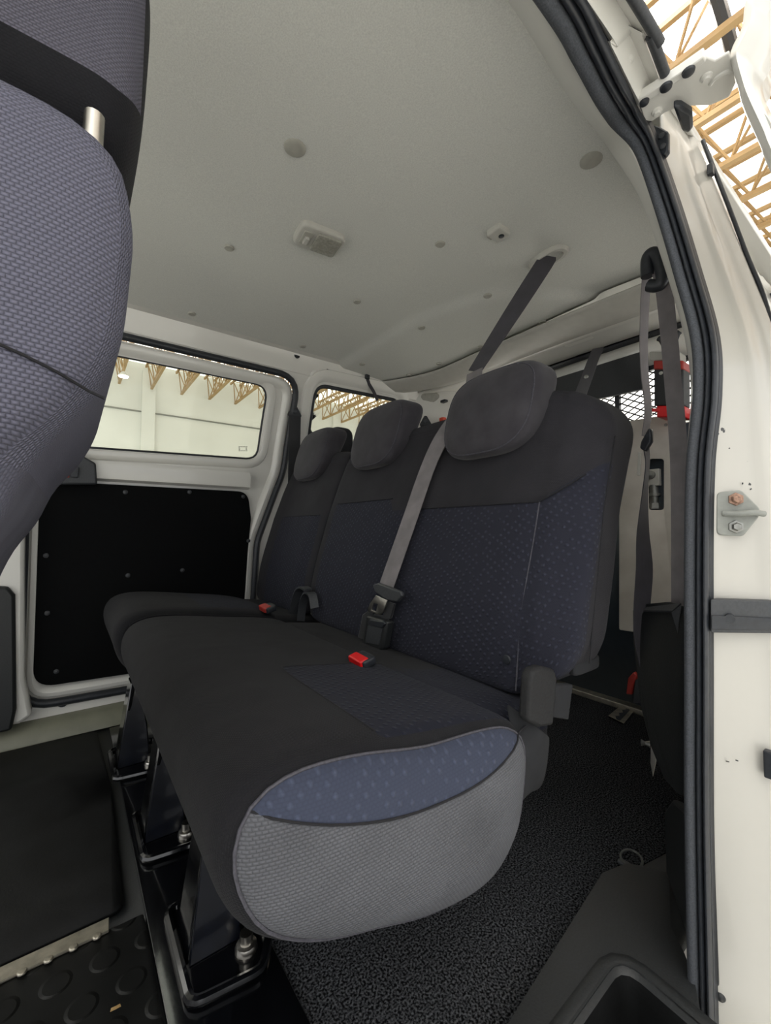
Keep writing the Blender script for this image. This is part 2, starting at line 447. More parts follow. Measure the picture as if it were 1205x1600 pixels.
def loft_obj(name, lines, mat, parent=None, th=0, smooth=True, angle=50):
    bm = bmesh.new(); grid(bm, lines); return finish(bm, name, mat, parent, smooth=smooth, angle=angle, mods=(SOL(th, 0),) if th else ())
def swept_pillow(bm, prof, y0, y1, bulge0=.03, bulge1=.02, er=.03, n=72, sd=None, sdcap=None, mat_cap=0, crown=0.0, capsteps=10, shift=None):
    """upholstered body: side profile (x,z) carried from y0 to y1 with rolled, bulging ends"""
    lp = resample(catmull([(p[0], p[1], 0) for p in prof], 6, True), n, True)
    c = sum(lp, Vector())/n
    def ring(y, s, ins=0.0):
        r = []
        for p in lp:
            d = (p-c); L = d.length; q = c+d*(s*(1-ins/L))
            x, z = q.x, q.y
            if crown:
                m = (y-y0)/(y1-y0); z += crown*(4*m*(1-m))*(1 if q.y > c.y else 0)*min(1, max(0, (q.y-c.y)/.04))
            if shift: dx, dz = shift(y); x += dx; z += dz
            r.append(Vector((x, y, z)))
        return r
    rows = []
    st = [(0, 1.0), (.15, .55), (.4, .22), (.7, .06), (1, 0)]
    for a, b in st: rows.append(ring(y0+er*a, 1, er*b*.55))
    k = 12
    for i in range(1, k): rows.append(ring(y0+er+(y1-y0-2*er)*i/k, 1))
    for a, b in reversed(st): rows.append(ring(y1-er*a, 1, er*b*.55))
    grid(bm, rows, closed=True, sd=sd)
    for y, bul, flip in ((y0, -bulge0, 0), (y1, bulge1, 1)):
        cr = []
        for i in range(capsteps+1):
            s = 1-i/capsteps; s = max(s, .004)
            rg = ring(y, s, er*.55 if i == 0 else er*.55)
            cr.append([v+Vector((0, bul*(1-s**2.2)**.62, 0)) for v in rg])
        # cap UVs are planar in x,z
        uvl = bm.loops.layers.uv.verify(); nf = len(bm.faces)
        grid(bm, cr, closed=True, sd=(sdcap or sd), mat=mat_cap, cap1=True)
        bm.faces.ensure_lookup_table()
        for f in bm.faces[nf:]:
            for l in f.loops: l[uvl].uv = (l.vert.co.x, l.vert.co.z)
def copy_tree(o, parent=None):
    c = o.copy(); COL.objects.link(c); c.parent = parent
    for ch in list(o.children): copy_tree(ch, c)
    return c

# ================================================================== THE HALL (outside the van)
HZ, HY, HX = 8.35, 26.0, 40.0
def flat(name, pts, mat, th=.1):
    bm = bmesh.new(); v = [bm.verts.new(p) for p in pts]; bm.faces.new(v)
    return struct(finish(bm, name, mat, smooth=False, mods=(SOL(th, 0),)))
flat('wall_far', [(-16, HY, -.5), (HX, HY, -.5), (HX, HY, 9.75), (-16, HY, 9.75)], M['hall_wall'])
flat('wall_end', [(HX, -14, -.5), (HX, HY, -.5), (HX, HY, 9.75), (HX, -14, 9.75)], M['hall_wall'])
flat('floor_hall', [(-16, -14, -.45), (HX, -14, -.45), (HX, HY, -.45), (-16, HY, -.45)], M['hall_floor'])
flat('ceiling_hall', [(-16, -14, 9.75), (HX, -14, 9.75), (HX, HY, 9.75), (-16, HY, 9.75)], M['hall_roof'])
# joint line along the far wall
o = box_obj('trim_1', (12, HY-.08, 7.05), (28, .03, .035), M['hall_line'], bev=0); struct(o)
for k, x in enumerate((P(231, 650, Y=HY).x, 15.0)):
    o = box_obj('wall_pilaster', (x, HY-.15, 4.4), (.32, .1, 4.9), M['hall_wall'], bev=0); struct(o)
# trusses
def make_truss():
    r = empty('roof_truss', (0, 0, HZ))
    y0, y1 = -12.0, HY-.2
    bm = bmesh.new()
    for dx in (-.28, .28): box(bm, (dx, (y0+y1)/2, 1.15), (.05, (y1-y0)/2, .05))
    finish(bm, 'top_chord', M['truss'], r)
    bm = bmesh.new(); box(bm, (0, (y0+y1)/2, 0.0), (.06, (y1-y0)/2, .05)); finish(bm, 'bottom_chord', M['truss'], r)
    bm = bmesh.new(); n = 34
    for i in range(n):
        a = y0+(y1-y0)*i/n; b = y0+(y1-y0)*(i+1)/n; m_ = (a+b)/2
        for dx in (-.28, .28):
            tube(bm, [(0, a, 0), (dx, m_, 1.15)], .03, 5); tube(bm, [(dx, m_, 1.15), (0, b, 0)], .03, 5)
        tube(bm, [(-.28, m_, 1.15), (.28, m_, 1.15)], .025, 5)
    finish(bm, 'web', M['truss'], r)
    return r
TR = make_truss()
tl = {0: 'ochre lattice roof truss whose end shows furthest left in the sliding door window'}
xs = [1.85+1.5*k for k in range(-1, 13)]
for i, x in enumerate(xs):
    o = TR if i == 0 else copy_tree(TR)
    o.location = (x, 0, HZ)
    tag(o, 'ochre steel lattice truss, one of a parallel row under the pale hall roof', 'roof truss', 'roof trusses of the hall')
def high_bay(name, loc, s, label):
    r = empty(name, loc, label, 'lamp')
    lathe_obj('shade', [(.05*s, .35*s), (.12*s, .3*s), (.32*s, .04*s), (.33*s, 0), (.3*s, 0.02*s)], (0, 0, 0), (0, 0, 1), M['trim_grey'], r)
    lathe_obj('lens', [(.0, 0), (.29*s, 0), (.29*s, .02*s), (0, .02*s)], (0, 0, -.03*s), (0, 0, 1), M['lamp'], r)
    tube_obj('hanger', [(0, 0, .33*s), (0, 0, 9.7-loc[2])], .02, M['truss'], r)
p = P(193, 588, Y=21.0); high_bay('high_bay_lamp', tuple(p), .62, 'round hall lamp seen lit through the sliding door window')
p = P(580, 625, Y=15.0); high_bay('high_bay_lamp', tuple(p), .42, 'round hall lamp glowing just above the middle headrest')
tag(box_obj('skylight', (8.2, 2.6, 9.66), (1.3, 2.2, .03), M['skylight'], bev=0), 'glaring white skylight sheet in the hall roof behind the door arm', 'skylight')
p = P(1190, 492, X=22); tag(box_obj('hanging_sheet', tuple(p), (.05, 1.3, .9), M['green'], bev=0), 'green sheet hanging under the far trusses beyond the rear pillar', 'sheet')
# dark conduit in front of the skylight
pa = P(1122, 0, Z=9.0); pb = P(1140, 62, Z=9.0)
d = (pb-pa)
tag(tube_obj('roof_duct', [pa-d*2.0, pb+d*.3], .10, M['rubber'], seg=8), 'dark roof pipe crossing the bright skylight at top right', 'pipe')

# ================================================================== VAN SHELL
def yb(z):     # inner face of the far body side
    s = max(0.0, z-.80)
    return 1.735-.16*(s/.55)**1.6*(1 if s > 0 else 0)
def far(x, z, d=0.0): return Vector((x, yb(z)+d, z))
def on_far(px, py, lift=0.0):
    y = 1.6
    for _ in range(8): p = P(px, py, Y=y); y = yb(p.z)-lift
    return p
ZC = [i*.08 for i in range(1, 17)]
# aperture of the far sliding door, in (x, z)
ap_pts = [(-.115, .10), (.60, .085), (.625, .60), (.735, .90), (.75, 1.285), (-.115, 1.285)]
ap_rad = [.09, .10, .22, .3, .09, .09]
ap = round_poly(ap_pts, ap_rad, 10)
q_win = rrect(.845, 1.30, .93, 1.285, .05)
q_win = round_poly([(.832, .93), (1.30, .95), (1.30, 1.30), (.826, 1.287)], .06)
outer = [(-1.3, -.12), (1.62, -.12), (1.62, 1.38), (-1.3, 1.38)]
wr = plate('wall_right', outer, [ap, q_win, rrect(-1.1, -.35, .85, 1.25, .08)], lambda x, z: far(x, z, .012), M['paint'], .024, bev=.009, cuts={1: ZC})
struct(wr)
# pressed ring round the quarter window and pillar ribs
def ring_path(loop, fn, d=0.0): return [fn(p[0], p[1], d) for p in loop]
def offset_loop(lp, k):
    c = sum((Vector(p[:2]) for p in lp), Vector((0, 0)))/len(lp); out = []
    N = len(lp)
    for i in range(N):
        a, b = Vector(lp[i-1][:2]), Vector(lp[(i+1) % N][:2]); T = (b-a); n = Vector((T.y, -T.x)).normalized()
        out.append(Vector(lp[i][:2])+n*k)
    return out
lp = resample([Vector((p[0], p[1], 0)) for p in q_win], 90, True)
bm = bmesh.new()
rows = []
for k, d in ((.055, .0), (.048, -.012), (.03, -.014), (.012, -.010), (-.004, .012)):
    rows.append([far(q.x, q.y, d) for q in offset_loop(lp, k)])
grid(bm, [r+[r[0]] for r in rows]); o = finish(bm, 'window_surround', M['paint'], wr)
win2 = struct(empty('window_2', (0, 0, 0)))
bm = bmesh.new(); tube(bm, ring_path(offset_loop(lp, -.006), far, .012), .009, 8, ref=(0, 1, 0), closed=True, r2=.012); finish(bm, 'window_gasket', M['rubber'], win2)
plate('pane', [tuple(q) for q in offset_loop(lp, -.004)], [], lambda x, z: far(x, z, .02), M['glass'], .004, win2, cuts={1: ZC})
# pressed swage ribs on the pillar between door and quarter window
for xx, z0, z1 in ((.795, .95, 1.30),):
    tube_obj('pillar_rib', catmull([far(xx, z0, .004), far(xx+.004, (z0+z1)/2, .004), far(xx+.006, z1, .004), far(xx+.04, z1+.03, .006), far(xx+.10, z1+.04, .006)], 6), .010, M['paint'], wr, seg=10)
# roof rail holes along the far side
for k, (px, py) in enumerate(((464, 556), (514, 578), (606, 594))):
    p = on_far(px, py, .001)
    lathe_obj('rail_hole', [(0, -.002), (.011, -.002), (.012, .002), (0, .002)], p, (0, -1, .25), M['rubber'], wr, 14)
# far roof rail (painted cant rail joining wall and headliner)
xs_ = [-1.3+.1*i for i in range(28)]
def cant(x): 
    k = max(0, x-.95)
    return k*k*.28
rail = [[Vector((x, 1.585-cant(x)*.4, 1.395-.0)) for x in xs_], [Vector((x, 1.60-cant(x)*.4, 1.375)) for x in xs_], [Vector((x, 1.603-cant(x)*.2, 1.34)) for x in xs_],
        [Vector((x, 1.598, 1.325)) for x in xs_], [Vector((x, yb(1.30)-.004, 1.30)) for x in xs_]]
struct(loft_obj('trim_2', rail, M['paint'], th=.004))
# headliner ceiling ------------------------------------------------
def crease_x(y):
    pts = [(.30, 1.60), (.56, 1.39), (.65, 1.26), (.75, 1.10), (.83, 1.0), (1.1, .93), (1.4, .92), (1.7, .90)]
    for (a, b), (c, d) in zip(pts, pts[1:]):
        if y <= c: return b+(d-b)*(y-a)/(c-a)
    return .9
def roof_z(x, y):
    m = (y-.97)/.63
    z = 1.372+.022*(1-min(1, abs(m))**2.2)
    s = min(1, max(0, (x-crease_x(y))/.035)); s = s*s*(3-2*s)
    z -= .013*s+max(0, x-crease_x(y))*.035
    # dent around the belt outlet
    d = math.hypot(x-BX.x, y-BX.y); z += .010*math.exp(-(d/.06)**2)
    return z
BX = Vector((0, 0, 0)); BX = P(857, 397, Z=1.385)
def rear_x(y):   # rear edge of the headliner
    k = max(0, (y-1.25)/.35)
    return 1.30-.15*k*k+.02*max(0, .8-y)
bm = bmesh.new(); rows = []
NX, NY = 120, 70
for j in range(NY+1):
    y = .335+(1.60-.335)*j/NY
    row = []
    for i in range(NX+1):
        x0 = -1.3; x1 = rear_x(y); x = x0+(x1-x0)*(i/NX)**.8
        row.append(Vector((x, y, roof_z(x, y))))
    rows.append(row)
grid(bm, rows)
ceil = struct(finish(bm, 'ceiling', M['headliner'], angle=80, mods=(SOL(.006, 1),)))
# outer roof skin so no sky leaks in
o = plate('ceiling_skin', [(-1.3, .24), (1.75, .24), (1.75, 1.64), (-1.3, 1.64)], [], lambda x, y: Vector((x, y, 1.46-.12*abs((y-.94)/.7)**3)), M['paint'], .01, cuts={1: [.3, .4, .5, .7, 1.2, 1.4, 1.5, 1.56]}); struct(o)
def on_roof(px, py):
    z = 1.38
    for _ in range(6):
        p = P(px, py, Z=z); z = roof_z(p.x, p.y)
    return p
clips = [(461, 231, .021), (924, 250, .021), (688, 381, .013), (358, 387, .013), (558, 471, .013), (300, 490, .013), (473, 541, .013), (762, 462, .013),
         (659, 512, .013), (566, 569, .013), (639, 586, .012), (686, 568, .012), (751, 542, .012), (848, 503, .013), (950, 469, .013)]
for px, py, r in clips:
    p = on_roof(px, py)
    lathe_obj('headliner_clip', [(0, .0), (r, .0), (r, .002), (r*.85, .0045), (r*.3, .005), (0, .005)], p+Vector((0, 0, .001)), (0, 0, -1), M['clip'], ceil, 20)
# dome lamp
p = on_roof(499, 371)
dl = empty('dome_lamp', p, 'rectangular dome lamp with grey lens on the headliner', 'lamp')
def slab(bm, c, x, y, z, r, top_in=.006, rot=0, seg=6):
    """rounded tile hanging from z, facing down"""
    R = Matrix.Rotation(rot, 3, 'Z')
    lp_ = rrect(-x, x, -y, y, r, seg)
    def ringz(k, zz): return [R @ Vector((q.x*(1-k/x), q.y*(1-k/y), 0))+Vector(c)+Vector((0, 0, zz)) for q in lp_]
    grid(bm, [ringz(0, .003), ringz(0, -z+top_in), ringz(top_in*.35, -z+top_in*.3), ringz(top_in, -z), ringz(x*.45, -z)], closed=True, cap0=True, cap1=True)
bm = bmesh.new(); slab(bm, (0, 0, 0), .060, .044, .014, .024); finish(bm, 'housing', M['trim_grey'], dl)
bm = bmesh.new(); slab(bm, (.018, 0, -.013), .033, .034, .006, .008, .003); finish(bm, 'lens', M['frosted'], dl)
bm = bmesh.new(); slab(bm, (-.034, 0, -.013), .013, .026, .003, .006, .002); finish(bm, 'switch_bay', M['clip'], dl)
box_obj('switch', (-.034, .004, -.018), (.006, .012, .005), M['trim_grey'], dl, .002)
dl.rotation_euler = (0, 0, math.radians(-6))
# small sensor
p = on_roof(779, 360)
sn = empty('ceiling_sensor', p, 'small square white sensor block with dark eye on the headliner', 'sensor')
bm = bmesh.new(); slab(bm, (0, 0, 0), .022, .020, .014, .005, .004); finish(bm, 'housing', M['trim_grey'], sn)
lathe_obj('eye', [(0, 0), (.007, 0), (.007, .002), (.004, .003), (0, .003)], (.006, -.004, -.0135), (0, 0, -1), M['rubber'], sn, 14)
box_obj('cap', (-.006, .022, -.006), (.008, .003, .005), M['clip'], sn, .001)

# floor -----------------------------------------------------------
o = plate('floor', [(.265, .345), (.44, .352), (.81, .40), (1.0, .36), (1.76, .36), (1.76, 1.75), (.265, 1.75)], [], lambda x, y: Vector((x, y, -.002)), M['carpet'], .004); struct(o)
o = plate('floor_pan', [(-1.3, .335), (.80, .335), (.80, .28), (1.80, .28), (1.80, 1.76), (-1.3, 1.76)], [], lambda x, y: Vector((x, y, -.020)), M['plastic'], .03); struct(o)
tag(plate('rubber_mat', round_poly([(-.9, .87), (.09, .868), (.098, 1.30), (.085, 1.66), (-.9, 1.69)], .02, 4), [], lambda x, y: Vector((x, y, .001+.001*math.sin(x*20)*math.sin(y*17))), M['mat'], .008, cuts={0: [-.5, -.3, -.1, 0], 1: [1, 1.2, 1.4]}),
    'smooth black rubber floor mat ahead of the bench by the far door', 'mat')
tag(plate('stud_mat', round_poly([(-.9, .2), (.112, .2), (.115, .835), (-.9, .835)], .006, 3), [], lambda x, y: Vector((x, y, -.0005)), M['studs'], .009),
    'black round-stud rubber mat nearest the camera at lower left', 'mat')
bm = bmesh.new(); prism(bm, [(-.8, .831, .004), (.066, .829, .004), (.068, .857, .004), (-.8, .859, .004)], (0, 0, .004))
for i in range(30):
    x = .05-i*.03; lathe(bm, [(0, 0), (.007, 0), (.006, .0035), (0, .004)], (x, .829, .006), (0, 0, 1), 8)
tag(finish(bm, 'edging_strip', M['alu'], mods=(BEV(.001, 1),)), 'worn aluminium edging strip between the two rubber mats', 'strip')
tag(plate('mounting_plate', round_poly([(.118, .30), (.268, .30), (.268, 1.66), (.118, 1.66)], .004, 2), [], lambda x, y: Vector((x, y, .0)), M['gloss'], .010, bev=.002),
    'long glossy black floor plate running across under the bench feet', 'plate')
# scrap of leaf on the stud mat
p = P(173, 1578, Z=.008)
bm = bmesh.new(); ribbon(bm, [p, p+Vector((.006, -.002, .001)), p+Vector((.011, -.001, 0))], .004, .0008, (0, 1, 0)); tag(finish(bm, 'leaf_scrap', M['truss']), 'tiny yellow scrap lying on the round-stud mat', 'scrap')

# far door --------------------------------------------------------
door_loop = offset_loop(resample([Vector((p[0], p[1], 0)) for p in ap], 160, True), -.004)
wl = round_poly([(-.03, .925), (.625, .945), (.635, 1.24), (-.03, 1.235)], [.05, .055, .055, .05], 8)
door = plate('door_1', [tuple(q) for q in door_loop], [wl], lambda x, z: far(x, z, .026), M['paint'], .016, bev=.004, cuts={1: ZC, 0: [0, .2, .4]}); struct(door)
# pressed frame of the door: raised outer flange, ledge under the window, ring round the pane
dl_ = resample([Vector((q.x, q.y, 0)) for q in door_loop], 160, True)
bm = bmesh.new(); rows = []
for k, d in ((-.008, .02), (-.014, .004), (-.026, .0), (-.036, .004), (-.046, .020)):
    rows.append([far(q.x, q.y, d) for q in offset_loop(dl_, k)])
grid(bm, [r+[r[0]] for r in rows]); finish(bm, 'door_flange', M['paint'], door)
wl_ = resample([Vector((q.x, q.y, 0)) for q in wl], 110, True)
bm = bmesh.new(); rows = []
for k, d in ((.040, .021), (.034, .010), (.020, .006), (.006, .010), (.0, .024)):
    rows.append([far(q.x, q.y, d) for q in offset_loop(wl_, k)])
grid(bm, [r+[r[0]] for r in rows]); finish(bm, 'window_surround', M['paint'], door)
bm = bmesh.new(); tube(bm, ring_path(offset_loop(wl_, -.003), far, .022), .004, 6, ref=(0, 1, 0), closed=True); finish(bm, 'window_gasket', M['rubber'], door)
loft_obj('ledge', [[far(x, .885, .02) for x in (-.10, .58)], [far(x, .885, -.012) for x in (-.10, .585)], [far(x, .865, -.018) for x in (-.10, .59)], [far(x, .825, -.014) for x in (-.10, .59)], [far(x, .818, .01) for x in (-.10, .59)]], M['paint'], door)
win1 = struct(empty('window_1', (0, 0, 0)))
plate('pane', [tuple(q) for q in offset_loop(wl_, -.002)], [], lambda x, z: far(x, z, .03), M['glass'], .004, win1, cuts={1: ZC})
# etched maker's mark: tiny lines low in the corner of the pane
bm = bmesh.new()
for r_ in range(4):
    for c_ in range(5 if r_ in (0, 3) else 2):
        p0 = P(374+(c_*2.9 if r_ in (0, 3) else c_*11), 698+r_*2.1, Y=yb(.965)+.026)
        box(bm, p0, (.0028, .0004, .0014))
finish(bm, 'etched_mark', M['mark'], win1, smooth=False)
# trim board
bl = round_poly([(-.082, .155), (.565, .135), (.588, .56), (.60, .70), (.585, .808), (-.082, .808)], [.06, .06, .15, .12, .05, .03], 8)
board = plate('door_board', [tuple(q) for q in bl], [], lambda x, z: far(x, z, .004), M['panel'], .010, bev=.002)
board['label'] = 'black board riveted to the lower half of the far sliding door'; board['category'] = 'panel'
for px, py in ((196, 769), (296, 769), (380, 776), (72, 868), (200, 899), (285, 891), (74, 958), (88, 1049), (388, 845)):
    p = P(px, py, Y=yb(.5)+.0)
    lathe_obj('rivet', [(0, 0), (.008, 0), (.0075, .003), (.004, .005), (0, .0055)], Vector((p.x, yb(p.z)-.001, p.z)), (0, -1, 0), M['dark_grey'], board, 12)
# round black plug at the door foot
p = P(98, 1097, Y=yb(.12)); lathe_obj('plug', [(0, 0), (.016, 0), (.015, .004), (0, .005)], Vector((p.x, yb(.12)+.0, p.z)), (0, -1, 0), M['rubber'], door, 16)
# inner handle housing
hh = empty('door_handle_housing', (0, 0, 0), 'dark grey plastic inner release housing on the far sliding door', 'door handle')
pts = [P(20, 700, Y=1.70), P(118, 706, Y=1.70), P(150, 724, Y=1.70), P(152, 757, Y=1.70), P(10, 757, Y=1.70)]
prism_obj('housing', pts, (0, .035, 0), M['dark_grey'], hh, .006)
pts = [P(20, 716, Y=1.70), P(114, 718, Y=1.70), P(131, 730, Y=1.70), P(128, 748, Y=1.70), P(20, 748, Y=1.70)]
prism_obj('bezel', pts, (0, .01, 0), M['clip'], hh, .003); hh.children[-1].location.y = -.006
a, b = P(100, 729, Y=1.69), P(120, 746, Y=1.69)
prism_obj('release_lever', [P(112, 728, Y=1.685), P(124, 730, Y=1.685), P(122, 746, Y=1.685), P(110, 746, Y=1.685)], (0, .012, 0), M['rubber'], hh, .002)
prism_obj('red_marker', [P(100, 731, Y=1.689), P(110, 729, Y=1.689), P(108, 746, Y=1.689), P(98, 746, Y=1.689)], (0, .01, 0), M['dull_red'], hh, .001)
# rubber seal round the aperture
bm = bmesh.new(); tube(bm, ring_path(resample([Vector((p[0], p[1], 0)) for p in ap], 160, True), far, -.004), .013, 10, ref=(0, 1, 0), closed=True)
finish(bm, 'door_seal', M['rubber'], wr)
# sill
struct(loft_obj('trim_3', [[Vector((x, y, z)) for x in (-1.0, -.2, .5, 1.2)] for y, z in ((1.68, .0), (1.69, .035), (1.715, .05), (1.745, .06), (1.745, .10))], M['sill']))
# B pillar trim left of the far door
bp = struct(empty('trim_4', (0, 0, 0)))
pts = [P(-60, 915, Y=1.66), P(12, 917, Y=1.66), P(23, 930, Y=1.66), P(25, 1110, Y=1.66), P(18, 1142, Y=1.66), P(-60, 1160, Y=1.66)]
prism_obj('lower_cover', pts, (0, .05, 0), M['plastic'], bp, .008)
pts = [P(-60, 640, Y=1.68), P(40, 640, Y=1.68), P(38, 880, Y=1.68), P(38, 1060, Y=1.68), P(50, 1118, Y=1.68), P(30, 1132, Y=1.68), P(-60, 1150, Y=1.68)]
prism_obj('pillar_cover', pts, (0, .05, 0), M['paint'], bp, .01)

# rear end --------------------------------------------------------
# rear header: rolled headliner edge, painted cross rail, door frame top
ys = [.28+.06*i for i in range(24)]
def hx(y): return max(0, (y-1.25)/.35)**2
roll = []
for dx, z in ((-.02, 1.345), (.0, 1.338), (.03, 1.328), (.075, 1.318), (.12, 1.322), (.145, 1.342)):
    roll.append([Vector((rear_x(y)+dx, y, z+.012*(1-((y-.95)/.65)**2))) for y in ys])
rh = struct(loft_obj('trim_5', roll, M['trim_grey'], th=.004))
xr = []
for dx, z in ((.13, 1.340), (.18, 1.338), (.20, 1.345), (.24, 1.345), (.30, 1.352), (.335, 1.350), (.345, 1.356), (.42, 1.356)):
    xr.append([Vector((1.30+dx-hx(y)*.05, y, z+.012*(1-((y-.95)/.65)**2))) for y in ys])
struct(loft_obj('trim_6', xr, M['paint'], th=.004))
# latch fitting on the header
p = P(905, 530, X=1.51)
bm = bmesh.new(); slab(bm, (0, 0, 0), .018, .055, .012, .015, .004); hl = finish(bm, 'header_latch_cover', M['paint']); hl.location = p; tag(hl, 'small oval pressed cover on the rear roof rail above the bench', 'cover')
# rear seal and doors
RX = 1.70
struct(loft_obj('trim_7', [[Vector((RX-.045, y, 1.362)) for y in ys], [Vector((RX-.060, y, 1.353)) for y in ys], [Vector((RX-.045, y, 1.344)) for y in ys]], M['rubber'], th=.01))
rearo = [(.24, -.05), (1.60, -.05), (1.60, 1.40), (.24, 1.40)]
def rear(y, z): return Vector((RX, y, z))
rd = plate('door_2', rearo, [rrect(.34, .93, 1.02, 1.25, .02), rrect(.97, 1.50, .76, 1.26, .02)], rear, M['paint'], .03); struct(rd)
plate('inner_lining', [(.26, 0.0), (1.58, 0.0), (1.58, .72), (.745, .72), (.745, 1.01), (.26, 1.01)], [], lambda y, z: Vector((RX-.035, y, z)), M['lining'], .02, rd)
# black board across the top of the rear doors
p0, p1, p2, p3 = (P(800, 612, X=RX-.07), P(1008, 547, X=RX-.07), P(1012, 606, X=RX-.07), P(800, 652, X=RX-.07))
prism_obj('black_crossboard', [p0, p1, p2, p3], (.02, 0, 0), M['dark_grey'])
bpy.data.objects['black_crossboard']['label'] = 'black board fixed across the rear door windows behind the bench'; bpy.data.objects['black_crossboard']['category'] = 'board'
# expanded mesh
mg = empty('mesh_guard', (0, 0, 0), 'black expanded metal mesh guard over the rear door window', 'mesh guard')
bm = bmesh.new(); a_, b_ = .044, .025; mx0 = RX-.030
y_lo, y_hi, z_lo, z_hi = .42, .96, 1.03, 1.225
for i in range(int((y_hi-y_lo)/a_)+1):
    for j in range(int((z_hi-z_lo)/b_)+1):
        cy = y_lo+a_*i; cz = z_lo+b_*j
        for q in ((cy+a_/2, cz+b_/2),):
            tube(bm, [(mx0, cy, cz), (mx0, q[0], q[1])], .0024, 4); tube(bm, [(mx0, q[0], q[1]), (mx0, cy+a_, cz)], .0024, 4)
            tube(bm, [(mx0, cy, cz+b_), (mx0, q[0], q[1])], .0024, 4); tube(bm, [(mx0, q[0], q[1]), (mx0, cy+a_, cz+b_)], .0024, 4)
finish(bm, 'mesh', M['rubber'], mg)
bm = bmesh.new()
p = P(966, 640, X=mx0)
box(bm, (mx0, p.y, 1.13), (.008, .008, .11)); box(bm, (mx0, .42, 1.13), (.008, .008, .11)); box(bm, (mx0, .98, 1.13), (.008, .008, .11)); box(bm, (mx0, .70, 1.035), (.008, .29, .008)); box(bm, (mx0, .70, 1.235), (.008, .29, .008))
finish(bm, 'frame', M['rubber'], mg)
# cream sacks of light outside: pale box seen through mesh is the hall itself
# steel plate with oblong cut-out
plx = RX-.07
c = [P(940, 665, X=plx), P(1062, 645, X=plx), P(1060, 998, X=plx), P(968, 984, X=plx), P(968, 800, X=plx)]
hole = [P(1013, 717, X=plx), P(1038, 717, X=plx), P(1038, 797, X=plx), P(1014, 797, X=plx)]
outl = round_poly([(q.y, q.z) for q in c], .006, 2); hol = round_poly([(q.y, q.z) for q in hole], .012, 5)
pl = plate('steel_plate', outl, [hol], lambda y, z: Vector((plx, y, z)), M['plate'], .004, bev=.001)
tag(pl, 'tall bare steel plate with oblong cut-out on the rear door', 'plate')
lc = empty('door_latch', P(1022, 762, X=plx+.02), 'bright steel latch showing inside the oblong cut-out of the plate', 'latch')
box_obj('latch_body', (0, .004, .035), (.012, .026, .030), M['trim_grey'], lc, .003)
lathe_obj('pivot', [(0, 0), (.015, 0), (.015, .008), (0, .010)], (-.012, .004, .045), (-1, 0, 0), M['zinc'], lc, 14)
bm = bmesh.new(); tube(bm, [(0, 0, .01), (0, 0, -.06)], .014, 12); tube(bm, [(0, 0, -.02), (0, 0, -.030)], .021, 12); tube(bm, [(0, 0, -.055), (0, 0, -.075)], .020, 6); finish(bm, 'spindle', M['zinc'], lc)
for px, py in ((1041, 664), (1049, 664)):
    p = P(px, py, X=plx); lathe_obj('screw', [(0, 0), (.006, 0), (.005, .004), (0, .005)], p, (-1, 0, 0), M['zinc'], pl, 10)
# black and red case / tool by the window
tc = empty('black_red_case', (0, 0, 0), 'black case with red top and red base standing above the steel plate', 'case')
cx = RX-.16
def quad(px0, py0, px1, py1, X, dx, name, mat, par, bev=.004, sk=0):
    return prism_obj(name, [P(px0+sk, py0, X=X), P(px1+sk, py0, X=X), P(px1, py1, X=X), P(px0, py1, X=X)], (dx, 0, 0), mat, par, bev)
quad(1022, 575, 1068, 634, cx, .06, 'body', M['plastic'], tc)
quad(1021, 563, 1068, 577, cx-.004, .07, 'top_cap', M['dull_red'], tc)
quad(1026, 634, 1070, 652, cx-.004, .07, 'base', M['red'], tc)
quad(1014, 638, 1030, 643, cx-.006, .01, 'strap', M['red'], tc, .001)
quad(1015, 549, 1062, 563, cx, .06, 'clear_lid', M['trim_grey'], tc)
p = P(1033, 583, X=cx); lathe_obj('rivet', [(0, 0), (.006, 0), (.005, .003), (0, .004)], p, (-1, 0, 0), M['trim_grey'], tc, 12)
hk = tag(tube_obj('rubber_hook', catmull([P(1040, 560, X=cx-.02), P(1040, 545, X=cx-.02), P(1034, 532, X=cx-.02), P(1029, 529, X=cx-.02)], 5), .008, M['rubber']), 'black rubber hook above the red-topped case', 'hook')
tube_obj('prong', catmull([P(1040, 545, X=cx-.02), P(1052, 540, X=cx-.02), P(1058, 524, X=cx-.02), P(1063, 518, X=cx-.02)], 5), .008, M['rubber'], hk)
# dark side box beside the plate
prism_obj('pillar_cover', [P(1062, 660, X=1.25), P(1085, 660, X=1.25), P(1085, 1000, X=1.25), P(1062, 1000, X=1.25)], (.3, 0, 0), M['plastic'], wr) if False else None
# corner: far rear pillar (painted) with grey oval vent
cp = loft_obj('trim_8', [[Vector((x, y, z)) for z in (-.02, .3, .6, .9, 1.1, 1.25, 1.34, 1.40)] for x, y in ((1.30, 1.66), (1.36, 1.62), (1.43, 1.55), (1.52, 1.47), (1.62, 1.42), (1.70, 1.38))], M['paint'], th=.004); struct(cp)
vp = P(672, 622, X=1.44); 
n_ = Vector((-.70, -.71, -.1)).normalized()
bm = bmesh.new(); e1 = Vector((0, 0, 1)).cross(n_).normalized(); e2 = n_.cross(e1)
rows = []
for s, a in ((1, -.012), (1, .004), (.9, .008), (.5, .009), (.02, .009)):
    rows.append([vp+n_*a+(e1*(.046*s*(1+.25*math.sin(th_)))*math.cos(th_)+e2*(.030*s)*math.sin(th_)) for th_ in [2*PI*k/32 for k in range(32)]])
grid(bm, rows, closed=True, cap0=True, cap1=True)
tag(finish(bm, 'vent_cover', M['clip']), 'grey oval cover on the far rear pillar beside the headliner', 'cover')
